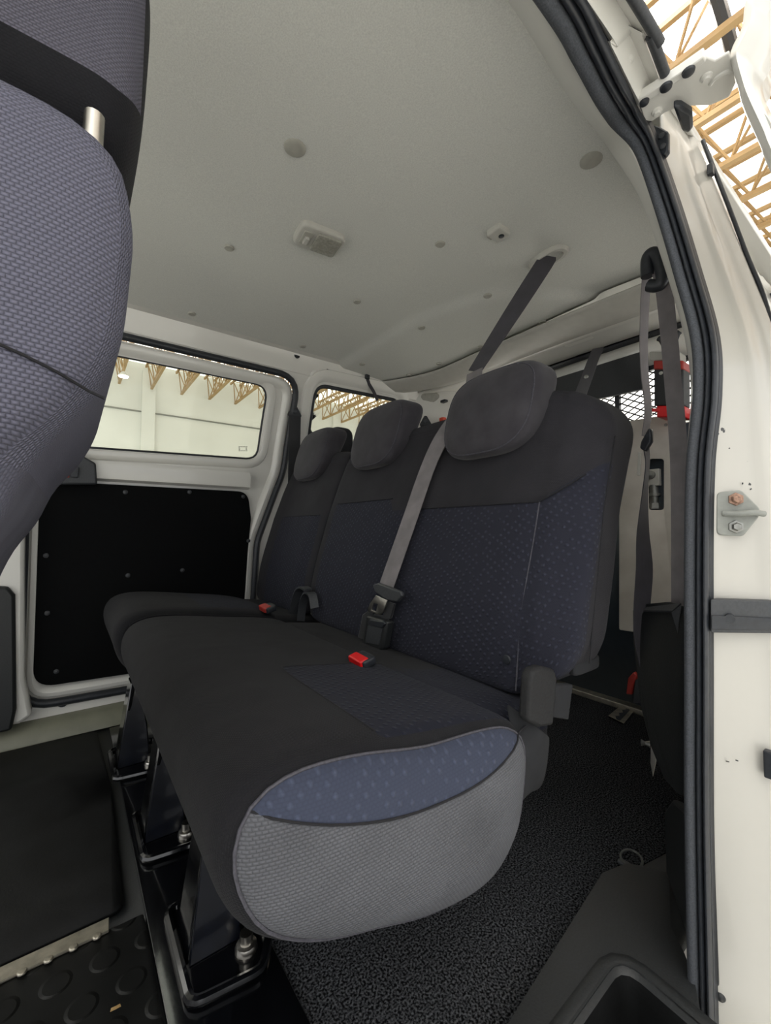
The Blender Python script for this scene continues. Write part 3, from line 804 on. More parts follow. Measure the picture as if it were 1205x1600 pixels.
# rear sill and its fittings
struct(box_obj('trim_9', (1.635, .95, .010), (.022, .62, .010), M['alu'], bev=.003))
sb_ = [P(a, b, Z=.006) for a, b in ((951, 1119), (988, 1089), (1004, 1096), (975, 1131))]
sb = prism_obj('sill_bracket', sb_, (0, 0, .003), M['alu'], None, .001); tag(sb, 'bright worn metal strip with dark sawtooth edge on the carpet by the rear sill', 'bracket')
e0, e1_ = sb_[0].lerp(sb_[3], .35), sb_[1].lerp(sb_[2], .35); f0, f1_ = sb_[0].lerp(sb_[3], .75), sb_[1].lerp(sb_[2], .75)
za = [e0.lerp(e1_, k/14).lerp(f0.lerp(f1_, k/14), 0 if k % 2 else .45) for k in range(15)]
bm = bmesh.new(); prism(bm, [q+Vector((0, 0, .0032)) for q in za]+[f1_+Vector((0, 0, .0032)), f0+Vector((0, 0, .0032))], (0, 0, .001)); finish(bm, 'sawtooth_gasket', M['rubber'], sb)
rl = empty('sill_lever', (0, 0, 0), 'dark red lever standing at the rear sill below the steel plate', 'lever')
prism_obj('handle', [P(978, 1085, X=1.6), P(981, 1060, X=1.6), P(990, 1050, X=1.6), P(996, 1056, X=1.6), P(990, 1070, X=1.6), P(987, 1086, X=1.6)], (.02, 0, 0), M['dull_red'], rl, .004)
prism_obj('pivot', [P(988, 1100, X=1.6), P(992, 1062, X=1.6), P(1002, 1062, X=1.6), P(1002, 1100, X=1.6)], (.03, 0, 0), M['dark_grey'], rl, .004)

# ================================================================== NEAR SIDE: door opening, seal, jamb
seal_px = [(1098, 1640), (1097, 1590), (1093, 1425), (1090, 1250), (1090, 1050), (1090, 850), (1093, 722), (1103, 620), (1100, 529), (1072, 423), (1040, 317)]
sp = [P(a, b, X=.72) for a, b in seal_px]+[P(1008, 228, X=.712), P(979, 183, X=.675), P(953, 141, Z=1.285), P(917, 70, Z=1.292), P(879, 0, Z=1.295)]
sp += [sp[-1]+Vector((-.2, -.004, .004)), sp[-1]+Vector((-.8, -.02, .01))]
sp = catmull(sp, 8)
ds = empty('door_seal', (0, 0, 0), 'thick black rubber door seal running up and along the near door opening', 'door seal')
FR = frames(sp, (0, -1, 0))
def kw_(p): return .70+.30*min(1, max(0, (.715-p.x)/.05))
for nm, mat, dy, dx, ra, rb in (('cloth_strip', M['seal_cloth'], .0115, .002, .0098, .011), ('rubber_lip', M['rubber'], -.0045, .0, .0056, .009), ('rubber_lip', M['rubber'], -.0155, .002, .0050, .008)):
    bm = bmesh.new()
    grid(bm, [[p+Vector((0, dy*kw_(p), 0))-b*dx+n*(ra*kw_(p)*math.cos(2*PI*k/14))+b*(rb*math.sin(2*PI*k/14)) for k in range(14)] for p, T, n, b in FR], closed=True, cap0=True, cap1=True)
    finish(bm, nm, mat, ds)
bm = bmesh.new(); rows = []
for off_, dep in ((.024, .012), (.019, .006), (-.018, .006), (-.021, .012)):
    rows.append([p+Vector((0, off_*kw_(p), 0))+b*dep for p, T, n, b in frames(sp, (0, -1, 0))])
grid(bm, rows); finish(bm, 'seal_base', M['rubber'], ds, mods=(SOL(.003, 0),))
# painted inner flange between seal and headliner
fl_in = [P(840, 0, Z=1.31), P(917, 141, Z=1.315), P(979, 221, X=.725), P(1002, 268, X=.733), P(1020, 317, X=.735), P(1053, 423, X=.735), P(1080, 529, X=.735), P(1088, 620, X=.735), P(1076, 722, X=.735), P(1072, 850, X=.735)]
fl_out = [P(796, 0, Z=1.372), P(884, 141, Z=1.372), P(945, 221, Z=1.372), P(978, 268, X=.79), P(1005, 317, X=.775), P(1042, 423, X=.76), P(1072, 529, X=.755), P(1083, 620, X=.755), P(1076, 722, X=.755), P(1073, 850, X=.755)]
fl_in = [fl_in[0]+Vector((-.9, 0, .01)), fl_in[0]+Vector((-.12, 0, .002))]+fl_in; fl_out = [fl_out[0]+Vector((-.9, 0, .0)), fl_out[0]+Vector((-.12, 0, 0))]+fl_out
A, B = catmull(fl_in, 8), catmull(fl_out, 8)
mid = [a.lerp(b, .5)+Vector((-.004, -.003, -.006)) for a, b in zip(A, B)]
struct(loft_obj('trim_10', [[a+Vector((0, -.015, 0)) for a in A], A, mid, B, [b+Vector((.04, .013, .02)) for b in B]], M['paint'], th=.003))
# rear quarter jamb: from the seal to the outer edge
jx = [(.0, 0)]
def lerp_tab(tab, z):
    if z <= tab[0][0]: return tab[0][1]
    for (a, b), (c, d) in zip(tab, tab[1:]):
        if z <= c: return b+(d-b)*(z-a)/(c-a)
    return tab[-1][1]
in_tab = [(p.z, p.y) for p in sp if p.x > .70 and p.z < 1.22]
in_tab.sort()
out_tab = [(-.4, .09), (.3, .085), (.7, .115), (.967, .159), (1.134, .200), (1.25, .228), (1.348, .253)]
jrows = []
zs = [-.3+.05*i for i in range(34)]
for k in range(13):
    s = k/12; row = []
    for z in zs:
        zz_ = min(z, 1.36)
        a = Vector((.734, lerp_tab(in_tab, zz_)-.004, zz_)); b = Vector((.845, lerp_tab(out_tab, zz_), zz_))
        p = a.lerp(b, s)
        rib = .010*math.exp(-((s-.62)/.10)**2)-.007*math.exp(-((s-.82)/.06)**2)
        if zz_ < .45: rib += .02*math.sin(PI*s)*min(1, (.45-zz_)/.25)
        p.x -= rib
        row.append(p)
    jrows.append(row)
def jamb_at(px, py):
    best = None
    d = fw+rt*((px-602.5)/FPX)+up*((800.0-py)/FPX)
    for r in jrows:
        for q in r:
            v = q-CAM; e = (v-d*(v.dot(d)/d.dot(d))).length
            if best is None or e < best[0]: best = (e, q)
    t_ = (best[1]-CAM).dot(d)/d.dot(d)
    return CAM+d*t_
# outer skin follows the jamb round the corner
skin1 = [Vector((.853, q.y-.006, q.z)) for q in jrows[-1]]
skin2 = [Vector((.875, q.y-.008, q.z)) for q in jrows[-1]]
skin3 = [Vector((1.80, q.y-.004, q.z)) for q in jrows[-1]]
wl3 = struct(loft_obj('wall_left', jrows+[skin1, skin2], M['jamb'], th=.004))
NL = [q for q in jrows[-1] if q.z < .96]
struct(loft_obj('wall_left', [[Vector((x, q.y-.008, q.z)) for q in NL] for x in (.875, 1.2, 1.80)], M['jamb'], th=.004))
# inner near side wall, behind the pillar
struct(plate('wall_near', [(.80, -.02), (1.75, -.02), (1.75, 1.36), (.80, 1.36)], [rrect(.93, 1.64, .90, 1.28, .06)], lambda x, z: Vector((x, .222+.075*max(0, (z-.8)/.55)**1.6, z)), M['paint'], .01, cuts={1: ZC}))
# black window channel just behind the outer edge
path = catmull([P(1094, 222, X=.86), P(1112, 268, X=.86), P(1138, 335, X=.86), P(1163, 402, X=.86), P(1185, 455, X=.86), P(1203, 515, X=.86), P(1225, 580, X=.86)], 6)
tag(tube_obj('window_channel', [q+Vector((0, -.004, 0)) for q in path], .003, M['rubber'], ref=(0, -1, 0)), 'thin black rubber channel down the outer edge of the near rear pillar', 'rubber strip')
bm = bmesh.new(); box(bm, P(1111, 266, X=.85), (.006, .004, .009)); tag(finish(bm, 'channel_clip', M['rubber'], mods=(BEV(.001),)), 'small black clip on the outer edge of the pillar near the door arm', 'clip')
# sliding door track slot
sl = empty('door_track', (0, 0, 0), 'black sliding door track slot in the white rear quarter panel', 'door track')
tt = [P(1110, 936, X=.715), P(1240, 940, X=.80), P(1240, 990, X=.80), P(1110, 989, X=.715)]
prism_obj('channel', tt, (.02, 0, 0), M['dark_grey'], sl, .002)
prism_obj('groove', [P(1112, 962, X=.713), P(1240, 967, X=.798), P(1240, 986, X=.798), P(1112, 984, X=.713)], (.006, 0, 0), M['rubber'], sl, .001)
zt = (tt[0].z+tt[3].z)/2; yt = lerp_tab(out_tab, zt)
prism_obj('corner_channel', [(tt[1].x-.01, tt[1].y+.004, tt[1].z), (.862, yt-.012, tt[0].z), (.862, yt-.012, tt[3].z), (tt[2].x-.01, tt[2].y+.004, tt[2].z)], (.012, .012, 0), M['dark_grey'], sl, .002)
box_obj('side_channel', (1.31, yt-.006, zt), (.45, .006, .026), M['dark_grey'], sl, .002)
p = P(1140, 966, X=.733); lathe_obj('hole', [(0, -.003), (.007, -.003), (.006, .003), (0, .003)], p, (-1, -.5, 0), M['rubber'], sl, 14)
# striker ----------------------------------------------------------
q = jamb_at(1148, 802)
N = Vector((-.90, -.42, 0)).normalized(); E = Vector((N.y*-1, N.x, 0))*-1; E = Vector((.42, -.90, 0)).normalized(); Z_ = Vector((0, 0, 1))
st = empty('door_striker', q, 'grey steel striker plate with two bolts on the white rear pillar', 'door striker')
def L3(a, b, n): return E*a+Z_*b+N*n
def pxs(px, py, lift=0):   # pixel on the striker plane
    d = fw+rt*((px-602.5)/FPX)+up*((800.0-py)/FPX)
    t_ = (q-CAM+N*lift).dot(N)/d.dot(N); return CAM+d*t_-q
pts = round_poly([(pxs(a, b, .004).dot(E), pxs(a, b, .004).z) for a, b in ((1118, 836), (1118, 770), (1157, 766), (1186, 795), (1184, 808), (1160, 838))], .008, 5)
prism_obj('plate', [L3(a.x, a.y, .006) for a in pts], N*.004, M['striker'], st, .0015)
lathe_obj('bolt', [(0, 0), (.0095, 0), (.009, .003), (.006, .0035), (.006, .008), (.0045, .0095), (0, .0095)], pxs(1150, 780, .010), N, M['rust'], st, 6)
lathe_obj('bolt', [(0, 0), (.0095, 0), (.009, .003), (.006, .0035), (.006, .008), (.0045, .0095), (0, .0095)], pxs(1150, 823, .010), N, M['zinc'], st, 6)
bm = bmesh.new(); tube(bm, catmull([pxs(1130, 802, .010), pxs(1145, 803, .014), pxs(1165, 802, .017), pxs(1180, 801, .017), pxs(1194, 803, .010)], 5), .0042, 10); finish(bm, 'loop_pin', M['striker'], st)
# small scratches
bm = bmesh.new()
for a, b, l, an in ((1137, 702, 4, .5), (1163, 722, 5, .1), (1141, 734, 9, .15), (1160, 757, 3, 1.4), (1166, 759, 3, 1.3), (1172, 765, 3, .5), (1130, 1188, 9, -.2), (1149, 1187, 5, -.3), (1127, 1379, 8, .05), (1130, 1503, 4, -.6), (1155, 1508, 5, -.3), (1159, 1516, 3, .3)):
    p = jamb_at(a, b); p2 = jamb_at(a+l*math.cos(an), b-l*math.sin(an))
    if (p2-p).length < .0005: continue
    tube(bm, [p+N*.001, p2+N*.001], .0008, 5)
o = finish(bm, 'paint_chips', M['rubber'], wl3)
# rubber bump stop low on the jamb
p = jamb_at(1125, 1553); tag(lathe_obj('bump_stop', [(0, 0), (.007, 0), (.007, .004), (.004, .008), (0, .009)], p, N, M['plastic'], None, 14), 'small black rubber bump stop low on the white door jamb', 'bump stop')
p = jamb_at(1202, 1192); tag(box_obj('jamb_bracket', p+N*.004, (.006, .006, .018), M['rubber'], None, .002), 'black bracket at the right edge of the white jamb below the track', 'bracket')
# roof gutter outboard of the seal
g1 = [P(918, 0, Z=1.292), P(955, 70, Z=1.29), P(990, 141, Z=1.285), P(1003, 165, Z=1.28)]
g2 = [P(940, -30, Z=1.322), P(985, 55, Z=1.322), P(1012, 110, Z=1.320), P(1030, 170, Z=1.312)]
g3 = [P(978, 0, Z=1.30), P(1003, 55, Z=1.30), P(1026, 112, Z=1.30), P(1045, 170, Z=1.295)]
ext = lambda g: [g[0]+Vector((-.8, .01, 0))]+g
G1, G2, G3 = [catmull(ext(g), 8) for g in (g1, g2, g3)]
gm = [a.lerp(b, .5)+Vector((0, 0, .02)) for a, b in zip(G1, G3)]
gt = struct(loft_obj('trim_11', [[a+Vector((0, .012, .012)) for a in G1], G1, gm, G3, [g+Vector((0, -.003, .01)) for g in G3]], M['paint'], th=.002))
for px, py in ((930, 18), (977, 98)):
    p = P(px, py, Z=1.303); lathe_obj('gutter_dimple', [(0, 0), (.011, 0), (.008, .004), (0, .005)], p, (0, 0, -1), M['paint'], gt, 16)
gs = catmull(ext([P(992, 0, Z=1.297), P(1017, 55, Z=1.297), P(1038, 112, Z=1.295), P(1052, 150, Z=1.292)]), 8)
tag(tube_obj('gutter_strip', gs, .0065, M['dark_grey'], ref=(0, -1, 0), r2=.007), 'dark grey rubber strip along the outer roof gutter by the skylight', 'rubber strip')
# door arm ---------------------------------------------------------
ZA = 1.285
sd_ = struct(empty('door_3', (0, 0, 0)))
arm = empty('roller_arm', P(1075, 120, Z=ZA)); arm.parent = sd_
o_ = arm.location
outl_ = [P(a, b, Z=ZA)-o_ for a, b in ((998, 158), (1030, 135), (1070, 108), (1100, 88), (1118, 95), (1140, 82), (1150, 130), (1140, 152), (1110, 165), (1080, 166), (1060, 168), (1040, 176), (1020, 190), (1008, 190))]
prism_obj('arm_plate', outl_, (0, 0, .004), M['paint'], arm, .0015)
up1 = [P(a, b, Z=ZA)-o_ for a, b in ((998, 152), (1060, 112), (1100, 84), (1104, 92), (1062, 122), (1002, 162))]
prism_obj('arm_rim', [u_+Vector((0, 0, -.004)) for u_ in up1], (0, 0, .014), M['paint'], arm, .0015)
for k, (px, py, r, m) in enumerate(((1007, 159, .0065, 'rubber'), (1041, 135, .008, 'rubber'), (1076, 111, .008, 'dark_grey'))):
    lathe_obj('dark_bolt', [(0, 0), (r, 0), (r*.9, .003), (r*.4, .005), (0, .005)], P(px, py, Z=ZA-.004)-o_, (0, 0, -1), M[m], arm, 16)
for px, py in ((1104, 120), (1027, 174)):
    lathe_obj('rivet', [(0, 0), (.0075, 0), (.007, .002), (.0045, .003), (.004, .006), (0, .006)], P(px, py, Z=ZA)-o_, (0, 0, -1), M['paint'], arm, 16)
bm = bmesh.new(); tube(bm, catmull([P(1110, 132, Z=ZA)-o_, P(1118, 122, Z=ZA)-o_, P(1135, 112, Z=ZA)-o_, P(1143, 112, Z=ZA)-o_], 5), .003, 8); finish(bm, 'pressed_bead', M['paint'], arm)
# roller cover and black stop under the arm
rc = tag(prism_obj('roller_stop', [P(a, b, Z=1.262) for a, b in ((1052, 168), (1066, 168), (1082, 178), (1084, 200), (1076, 210), (1066, 206), (1060, 190))], (0, 0, .014), M['rubber'], None, .004), 'black rubber roller stop under the white door arm', 'stop')
tb = tag(prism_obj('hinge_block', [P(a, b, X=.722) for a, b in ((1015, 193), (1030, 197), (1044, 205), (1044, 235), (1038, 243), (1032, 240))], (.01, 0, 0), M['rubber'], None, .002), 'black plastic guide block with two screws at the top corner of the seal', 'guide block')
for px, py in ((1034, 212), (1036, 229)):
    lathe_obj('screw', [(0, 0), (.0045, 0), (.004, .002), (0, .003)], P(px, py, X=.721), (-1, 0, 0), M['dark_grey'], tb, 12)
# opened sliding door, its front top corner
DX = .70
lp1 = [P(a, b, X=DX) for a, b in ((1300, -140), (1200, -60), (1165, -8), (1158, 40), (1143, 72), (1141, 90), (1152, 128), (1160, 160), (1185, 215), (1206, 266), (1300, 450))]
lp2 = [P(a, b, X=DX) for a, b in ((1300, -100), (1240, -20), (1205, 20), (1190, 55), (1175, 85), (1168, 100), (1172, 125), (1183, 150), (1205, 198), (1222, 235), (1300, 380))]
L1, L2 = catmull(lp1, 6), catmull(lp2, 6)
back = Vector((.16, -.0, .01))
loft_obj('door_edge', [[p+back for p in L1], [p+Vector((.012, 0, 0)) for p in L1], [p.lerp(q2, .12) for p, q2 in zip(L1, L2)], [p.lerp(q2, .5)+Vector((-.008, 0, 0)) for p, q2 in zip(L1, L2)], [p.lerp(q2, .92) for p, q2 in zip(L1, L2)], [p+Vector((.014, 0, 0)) for p in L2], [p+Vector((.05, -.004, 0)) for p in L2]], M['paint'], sd_, th=.003)
gp = [P(a, b, X=DX-.002) for a, b in ((1166, 140), (1172, 138), (1205, 192), (1300, 372), (1300, 440), (1205, 262), (1190, 215))]
prism_obj('rubber_channel', gp, (.01, 0, 0), M['striker'], sd_, .002)

# near step well and plastic covers --------------------------------
sw = struct(empty('trim_13', (0, 0, 0)))
step_out = [(-.4, .11), (.60, .11), (.64, .17), (.655, .205), (.714, .233), (.748, .256), (.78, .285), (.90, .33), (.86, .385), (.80, .402), (.44, .355), (-.4, .345)]
wellr = round_poly([(.05, .145), (.655, .145), (.668, .312), (.05, .300)], [.045, .045, .032, .045], 8)
def stepz(x, y): return .014
plate('step_cover', round_poly(step_out, .015, 4), [wellr], lambda x, y: Vector((x, y, .014)), M['plastic'], .012, sw, bev=.004)
bm = bmesh.new(); rows = []
wv = resample([Vector((q.x, q.y, 0)) for q in wellr], 100, True)
for k, z in ((.024, .013), (.017, .021), (.004, .021), (-.006, .012), (-.010, -.01), (-.012, -.062)):
    rows.append([Vector((q2.x, q2.y, z)) for q2 in offset_loop(wv, k)])
grid(bm, rows[:4], closed=True); finish(bm, 'step_rim', M['plastic'], sw, angle=60); bm = bmesh.new(); grid(bm, rows[3:], closed=True); finish(bm, 'step_well', M['mat'], sw, angle=60)
plate('step_tread', [tuple(q)[:2] for q in offset_loop(wv, -.010)], [], lambda x, y: Vector((x, y, -.058)), M['mat'], .006, sw)
bm = bmesh.new()
for k in range(7):
    y = .165+.018*k; box(bm, (.34, y, -.051), (.27, .003, .005))
finish(bm, 'tread_rib', M['plastic'], sw, mods=(BEV(.002),))
p = P(973, 1388, Z=.015)
lathe_obj('cover_screw', [(0, -.004), (.010, -.004), (.011, 0.001), (.006, .001), (.005, -.001), (0, -.001)], p, (0, 0, 1), M['rubber'], sw, 16)
# side kick panel by the seal, low
kp = prism_obj('trim_14', [Vector(v) for v in ((.73, .232, .015), (.90, .335, .015), (.90, .335, .13), (.84, .30, .19), (.745, .245, .23), (.73, .232, .22))], (.0, -.025, 0), M['plastic'], None, .008); struct(kp)
tr_ = empty('tie_down_ring', P(987, 1345, Z=.008), 'thin dark metal tie-down loop on the carpet beside the step cover', 'ring')
bm = bmesh.new()
pts = [Vector((.024*math.cos(a), .017*math.sin(a), .004+.003*math.sin(a))) for a in [2*PI*k/28 for k in range(28)]]
tube(bm, pts, .0022, 8, ref=(0, 0, 1), closed=True); finish(bm, 'loop', M['dark_steel'], tr_)
box_obj('anchor', (-.022, .004, .003), (.007, .010, .003), M['dark_grey'], tr_, .002)
# tall pocket trim by the belt
pk = empty('side_pocket_trim', (0, 0, 0), 'tall dark plastic side cover with folded top beside the hanging belt', 'cover')
f1 = [P(1003, 960, X=.93), P(1012, 950, X=.93), P(1058, 946, X=.86), P(1070, 946, X=.85), P(1072, 1246, X=.80), P(1058, 1240, X=.80), P(1035, 1185, X=.83), P(1018, 1120, X=.87), P(1004, 1010, X=.92)]
bm = bmesh.new(); prism(bm, f1, (.03, .03, 0)); finish(bm, 'panel', M['plastic'], pk, mods=(BEV(.006, 3),))
prism_obj('folded_top', [P(1006, 956, X=.92), P(1052, 958, X=.85), P(1066, 945, X=.84), P(1012, 951, X=.93)], (-.004, 0, .004), M['dark_grey'], pk, .001)
prism_obj('corner_flap', [P(1050, 957, X=.845), P(1066, 944, X=.84), P(1062, 972, X=.845), P(1060, 990, X=.845)], (-.003, 0, 0), M['dark_grey'], pk, .001)

# ================================================================== REAR BENCH
def bench_cushion(name, y0, y1, dx, dz, n_bul, parent, blue):
    prof = [(.165, .262), (.118, .315), (.100, .375), (.118, .418), (.165, .436), (.25, .430), (.36, .408), (.48, .388), (.58, .378), (.635, .352), (.64, .30), (.58, .245), (.48, .212), (.36, .205), (.25, .225)]
    prof = [(a+dx, b+dz) for a, b in prof]
    bm = bmesh.new()
    swept_pillow(bm, prof, y0, y1, .006 if not n_bul else n_bul, .012, .03, 84, sd=blue, sdcap=None, mat_cap=1 if n_bul else 0, crown=.004)
    return finish(bm, name, [M['cushion'], M['side']], parent, angle=80), prof
big = empty('double_bench_seat', (.35, .78, .0), 'wide double section of the rear bench in black and blue cloth, nearest the camera', 'bench seat', None)
def blue_top(p):
    # inset on the near seat place
    a = p.x-.278; b = .662-p.y; c_ = p.z-.33
    return min(a, b, c_, p.y-.38)
def side_sd(p):
    x = p.x; z = .41-.344*(x-.125)+.898*(x-.125)*(x-.25)
    return p.z-z
bm = bmesh.new()
prof = [(.175, .262), (.125, .305), (.102, .365), (.112, .412), (.150, .434), (.22, .434), (.33, .418), (.44, .402), (.50, .385), (.535, .35), (.533, .29), (.512, .228), (.45, .190), (.34, .198), (.25, .228)]
swept_pillow(bm, prof, .37, 1.198, .034, .008, .03, 96, sd=blue_top, sdcap=side_sd, mat_cap=1, crown=.0, capsteps=26)
cu = finish(bm, 'cushion', [M['cushion'], M['side']], big, angle=80)
# rear part of cushion under the backrest
bm = bmesh.new(); squad(bm, lambda a, b, c: (.56+.11*c, .795+.395*a, .315+.068*b-.015*c), .3, .3, 48, 24, sd=lambda a, b, c: (.05 if (c > -1 and .80+.4*a < .66 and b > .2) else -1))
finish(bm, 'cushion_rear', M['cushion'], big)
# piping seams on the near end
def side_pt(px, py, Y): return P(px, py, Y=Y)
def bench_seam(pts, r, mat, name='seam'):
    return tube_obj(name, catmull(pts, 6), r, mat, big, seg=6)
# small quilting puckers
# ring seam: follow the rolled edge
lp = resample(catmull([(p[0], p[1], 0) for p in prof], 6, True), 120, True); cc = sum(lp, Vector())/120
seam_pts = []
for p in lp[::2]:
    d = p-cc; qv = cc+d*(1-.016/d.length); seam_pts.append(Vector((qv.x, .3685, qv.y)))
bm = bmesh.new(); tube(bm, seam_pts, .0016, 6, ref=(0, 1, 0), closed=True); finish(bm, 'edge_piping', M['seam'], big)
def cap_y(x, z):
    # bulging end face: same rule as swept_pillow
    d = Vector((x, z, 0))-cc; a0 = math.atan2(d.y, d.x)
    best = min(lp, key=lambda q: abs((math.atan2((q-cc).y, (q-cc).x)-a0+PI) % (2*PI)-PI))
    L = (best-cc).length-.0165; s = min(1, d.length/L)
    return .37-.034*(1-s**2.2)**.62
arc = []
for i in range(25):
    x = .130+(.526-.130)*i/24; z = .41-.344*(x-.125)+.898*(x-.125)*(x-.25); arc.append(Vector((x, cap_y(x, z)-.0005, z)))
tube_obj('panel_seam', arc, .0013, M['seam_dark'], big, seg=6)
# seams on top of the cushion
def prof_z(x):
    tops = sorted([(q.x, q.y) for q in lp if q.y > cc.y])
    return lerp_tab(tops, x)
def top_seam(xy, name='panel_seam', r=.0012):
    pts = catmull([(x, y, 0) for x, y in xy], 8); tube_obj(name, [Vector((q.x, q.y, prof_z(q.x)+.0002)) for q in pts], r, M['seam_dark'], big, seg=6)
top_seam([(.277, .39), (.277, .52), (.279, .64), (.30, .664), (.40, .662), (.52, .66)])
top_seam([(.115, 1.19), (.2, 1.193), (.35, 1.195), (.5, 1.195)])

# backrests
LEAN = [(.37, .588), (.50, .615), (.69, .66), (.80, .70), (.90, .742), (.96, .775)]
def back_front(z): return lerp_tab(LEAN, z)
def make_back(name, y0, y1, z0, z1, par, panel, near_wing=True, mat='back', T=.10):
    yc, hw = (y0+y1)/2, (y1-y0)/2; zc, hz = (z0+z1)/2, (z1-z0)/2
    def fn(a, b, c):
        z = zc+hz*b; y = yc+hw*a
        x = back_front(z)+T/2+T/2*c*(1 if c > 0 else 1)
        if near_wing: x += .028*max(0, (.445-y)/.10)**1.3 if c < .9 else .01*max(0, (.445-y)/.10)
        x += (.012*max(0, abs(a)-.6)/.4 if not near_wing and c < 0 else 0)
        if c < 0:
            x -= .010*math.exp(-((z-.52)/.12)**2)
            x += .006*math.exp(-((y-.436)/.008)**2) if near_wing else 0
        z += .010*math.cos(a*PI/2) if b > .9 else 0
        if near_wing and b > 0: z -= .055*b*max(0, (.47-y)/.125)**2
        z += (.045*max(0, (.44-y)/.095) *min(1, max(0, (-b-.25)/.6)) if near_wing else 0)
        return (x, y, z)
    bm = bmesh.new()
    squad(bm, fn, .16, .16, 128, 90, sd=lambda a, b, c: min(panel(yc+hw*a, fn(a, b, c)[2]), (-.42-c)*.05))
    return finish(bm, name, M[mat], par, angle=85)
def panel_big(y, z):
    top = .70 if y > .436 else .70+.055*(.436-y)/.075
    if .80 < y < 1.0: pass
    if y > .86: top = .732-max(0, y-.0)*0
    return min(top-z, 1.16-y)
make_back('backrest', .345, 1.205, .375, .925, big, panel_big)
def front_pt(y, z, d=.001, wing=True):
    x = back_front(z)
    if wing: x += .028*max(0, (.445-y)/.10)**1.3
    x -= .010*math.exp(-((z-.52)/.12)**2)
    x += .006*math.exp(-((y-.436)/.008)**2) if wing else 0
    return Vector((x-d, y, z))
def back_seam(yz, par=big, r=.0014, mat='seam_dark', wing=True, d=.0012):
    tube_obj('panel_seam', [front_pt(q.x, q.y, d, wing) for q in catmull([(a, b, 0) for a, b in yz], 6)], r, M[mat], par, seg=6)
back_seam([(.436, .385), (.436, .50), (.434, .62), (.434, .70)], mat='seam')
back_seam([(.434, .70), (.55, .70), (.70, .70), (.79, .70)])
back_seam([(.87, .732), (1.0, .732), (1.15, .732)])
back_seam([(.365, .745), (.40, .72), (.434, .70)])
lathe_obj('button', [(0, 0), (.008, 0), (.007, .003), (0, .004)], front_pt(.452, .432), (-1, 0, 0), M['rubber'], big, 14)
# stud pattern is pressed into the cloth; side boxing seam on the outer edge
pts = [Vector((back_front(z)+.0575, .3447, z)) for z in [.44+.025*i for i in range(16)]]
tube_obj('boxing_seam', pts, .0012, M['seam_dark'], big, seg=6)
# headrests
def headrest(yc, zc, xc, par, w=.123, h=.100, mat='headcloth'):
    g = empty('headrest', (0, 0, 0)); g.parent = par; g.matrix_parent_inverse = Matrix.Translation(par.location).inverted()
    def fn(a, b, c):
        z = h*b; x = 0
        if c < 0: x = .045*c*(1-.15*b*b)
        else: x = c*(.030+.040*max(0, (b+.4)/1.4))
        x += .028*b+.01*(1-a*a)*(1 if c > 0 else -.6)
        ww = w*(1-.13*max(0, -b)**2-.01*max(0, b)**3)
        return (xc+x, yc+ww*a, zc+z)
    bm = bmesh.new(); squad(bm, fn, .52, .48, 84, 52); hr = finish(bm, 'headrest_pad', M[mat], g, angle=85)
    sm = []
    for k in range(48):
        th_ = 2*PI*k/48; a = sgp(math.cos(th_), .58)*.93; b = sgp(math.sin(th_), .58)*.93; c = -.40
        v = Vector(fn(a, b, c)); v.x -= .0
        # lie on the shell: solve c for this (a,b)
        m_ = max(abs(a), 1e-3)
        ct = (1-abs(b)**(2/.52))
        c2 = (max(0, 1-(abs(a)**(2/.48))/max(ct**(.52/.48), 1e-6)))**(.48/2)*ct**(.52/2)
        v = Vector(fn(a, b, -c2)); v.x -= .0006
        sm.append(v)
    bm = bmesh.new(); tube(bm, sm, .0013, 6, ref=(1, 0, 0), closed=True); finish(bm, 'headrest_seam', M['seam'] if mat == 'headcloth' else M['seam_dark'], g)
    for s in (-.055, .055): tube_obj('headrest_post', [(xc+.02, yc+s, zc-.02), (xc+.045, yc+s, zc-h-.02)], .006, M['rubber'], g)
    return g
headrest(.582, .903, .735, big)
headrest(1.005, .930, .745, big)
# far single seat
sg = empty('single_bench_seat', (.35, 1.42, 0), 'narrow single section of the rear bench against the far door, black and blue cloth', 'bench seat')
bm = bmesh.new()
prof2 = [(a-.012 if a < .3 else a, b+.008) for a, b in prof]
swept_pillow(bm, prof2, 1.217, 1.635, .008, .014, .035, 84, sd=lambda p: min(p.x-.30, p.y-1.26, 1.60-p.y, p.z-.33), crown=.012)
finish(bm, 'cushion', [M['cushion']], sg, angle=80)
bm = bmesh.new(); squad(bm, lambda a, b, c: (.56+.11*c, 1.435+.23*a, .318+.068*b-.015*c), .3, .3, 48, 24, sd=lambda a, b, c: -1); finish(bm, 'cushion_rear', M['cushion'], sg)
make_back('backrest', 1.216, 1.685, .375, .925, sg, lambda y, z: min(.70-z, y-1.25, 1.56-y), near_wing=False)
tube_obj('panel_seam', [front_pt(y, .70, .0, False) for y in (1.25, 1.35, 1.45, 1.56)], .0013, M['seam_dark'], sg, seg=6)
headrest(1.435, .935, .75, sg)
# dark hump behind the far headrest
bm = bmesh.new(); pc = P(520, 690, X=.98)
squad(bm, lambda a, b, c: (pc.x+.05*c, pc.y+.13*a, pc.z-.03+.085*b), .5, .5, 40, 24)
tag(finish(bm, 'padded_roll', M['blackcloth']), 'dark padded hump showing behind the far headrest below the quarter window', 'padding')

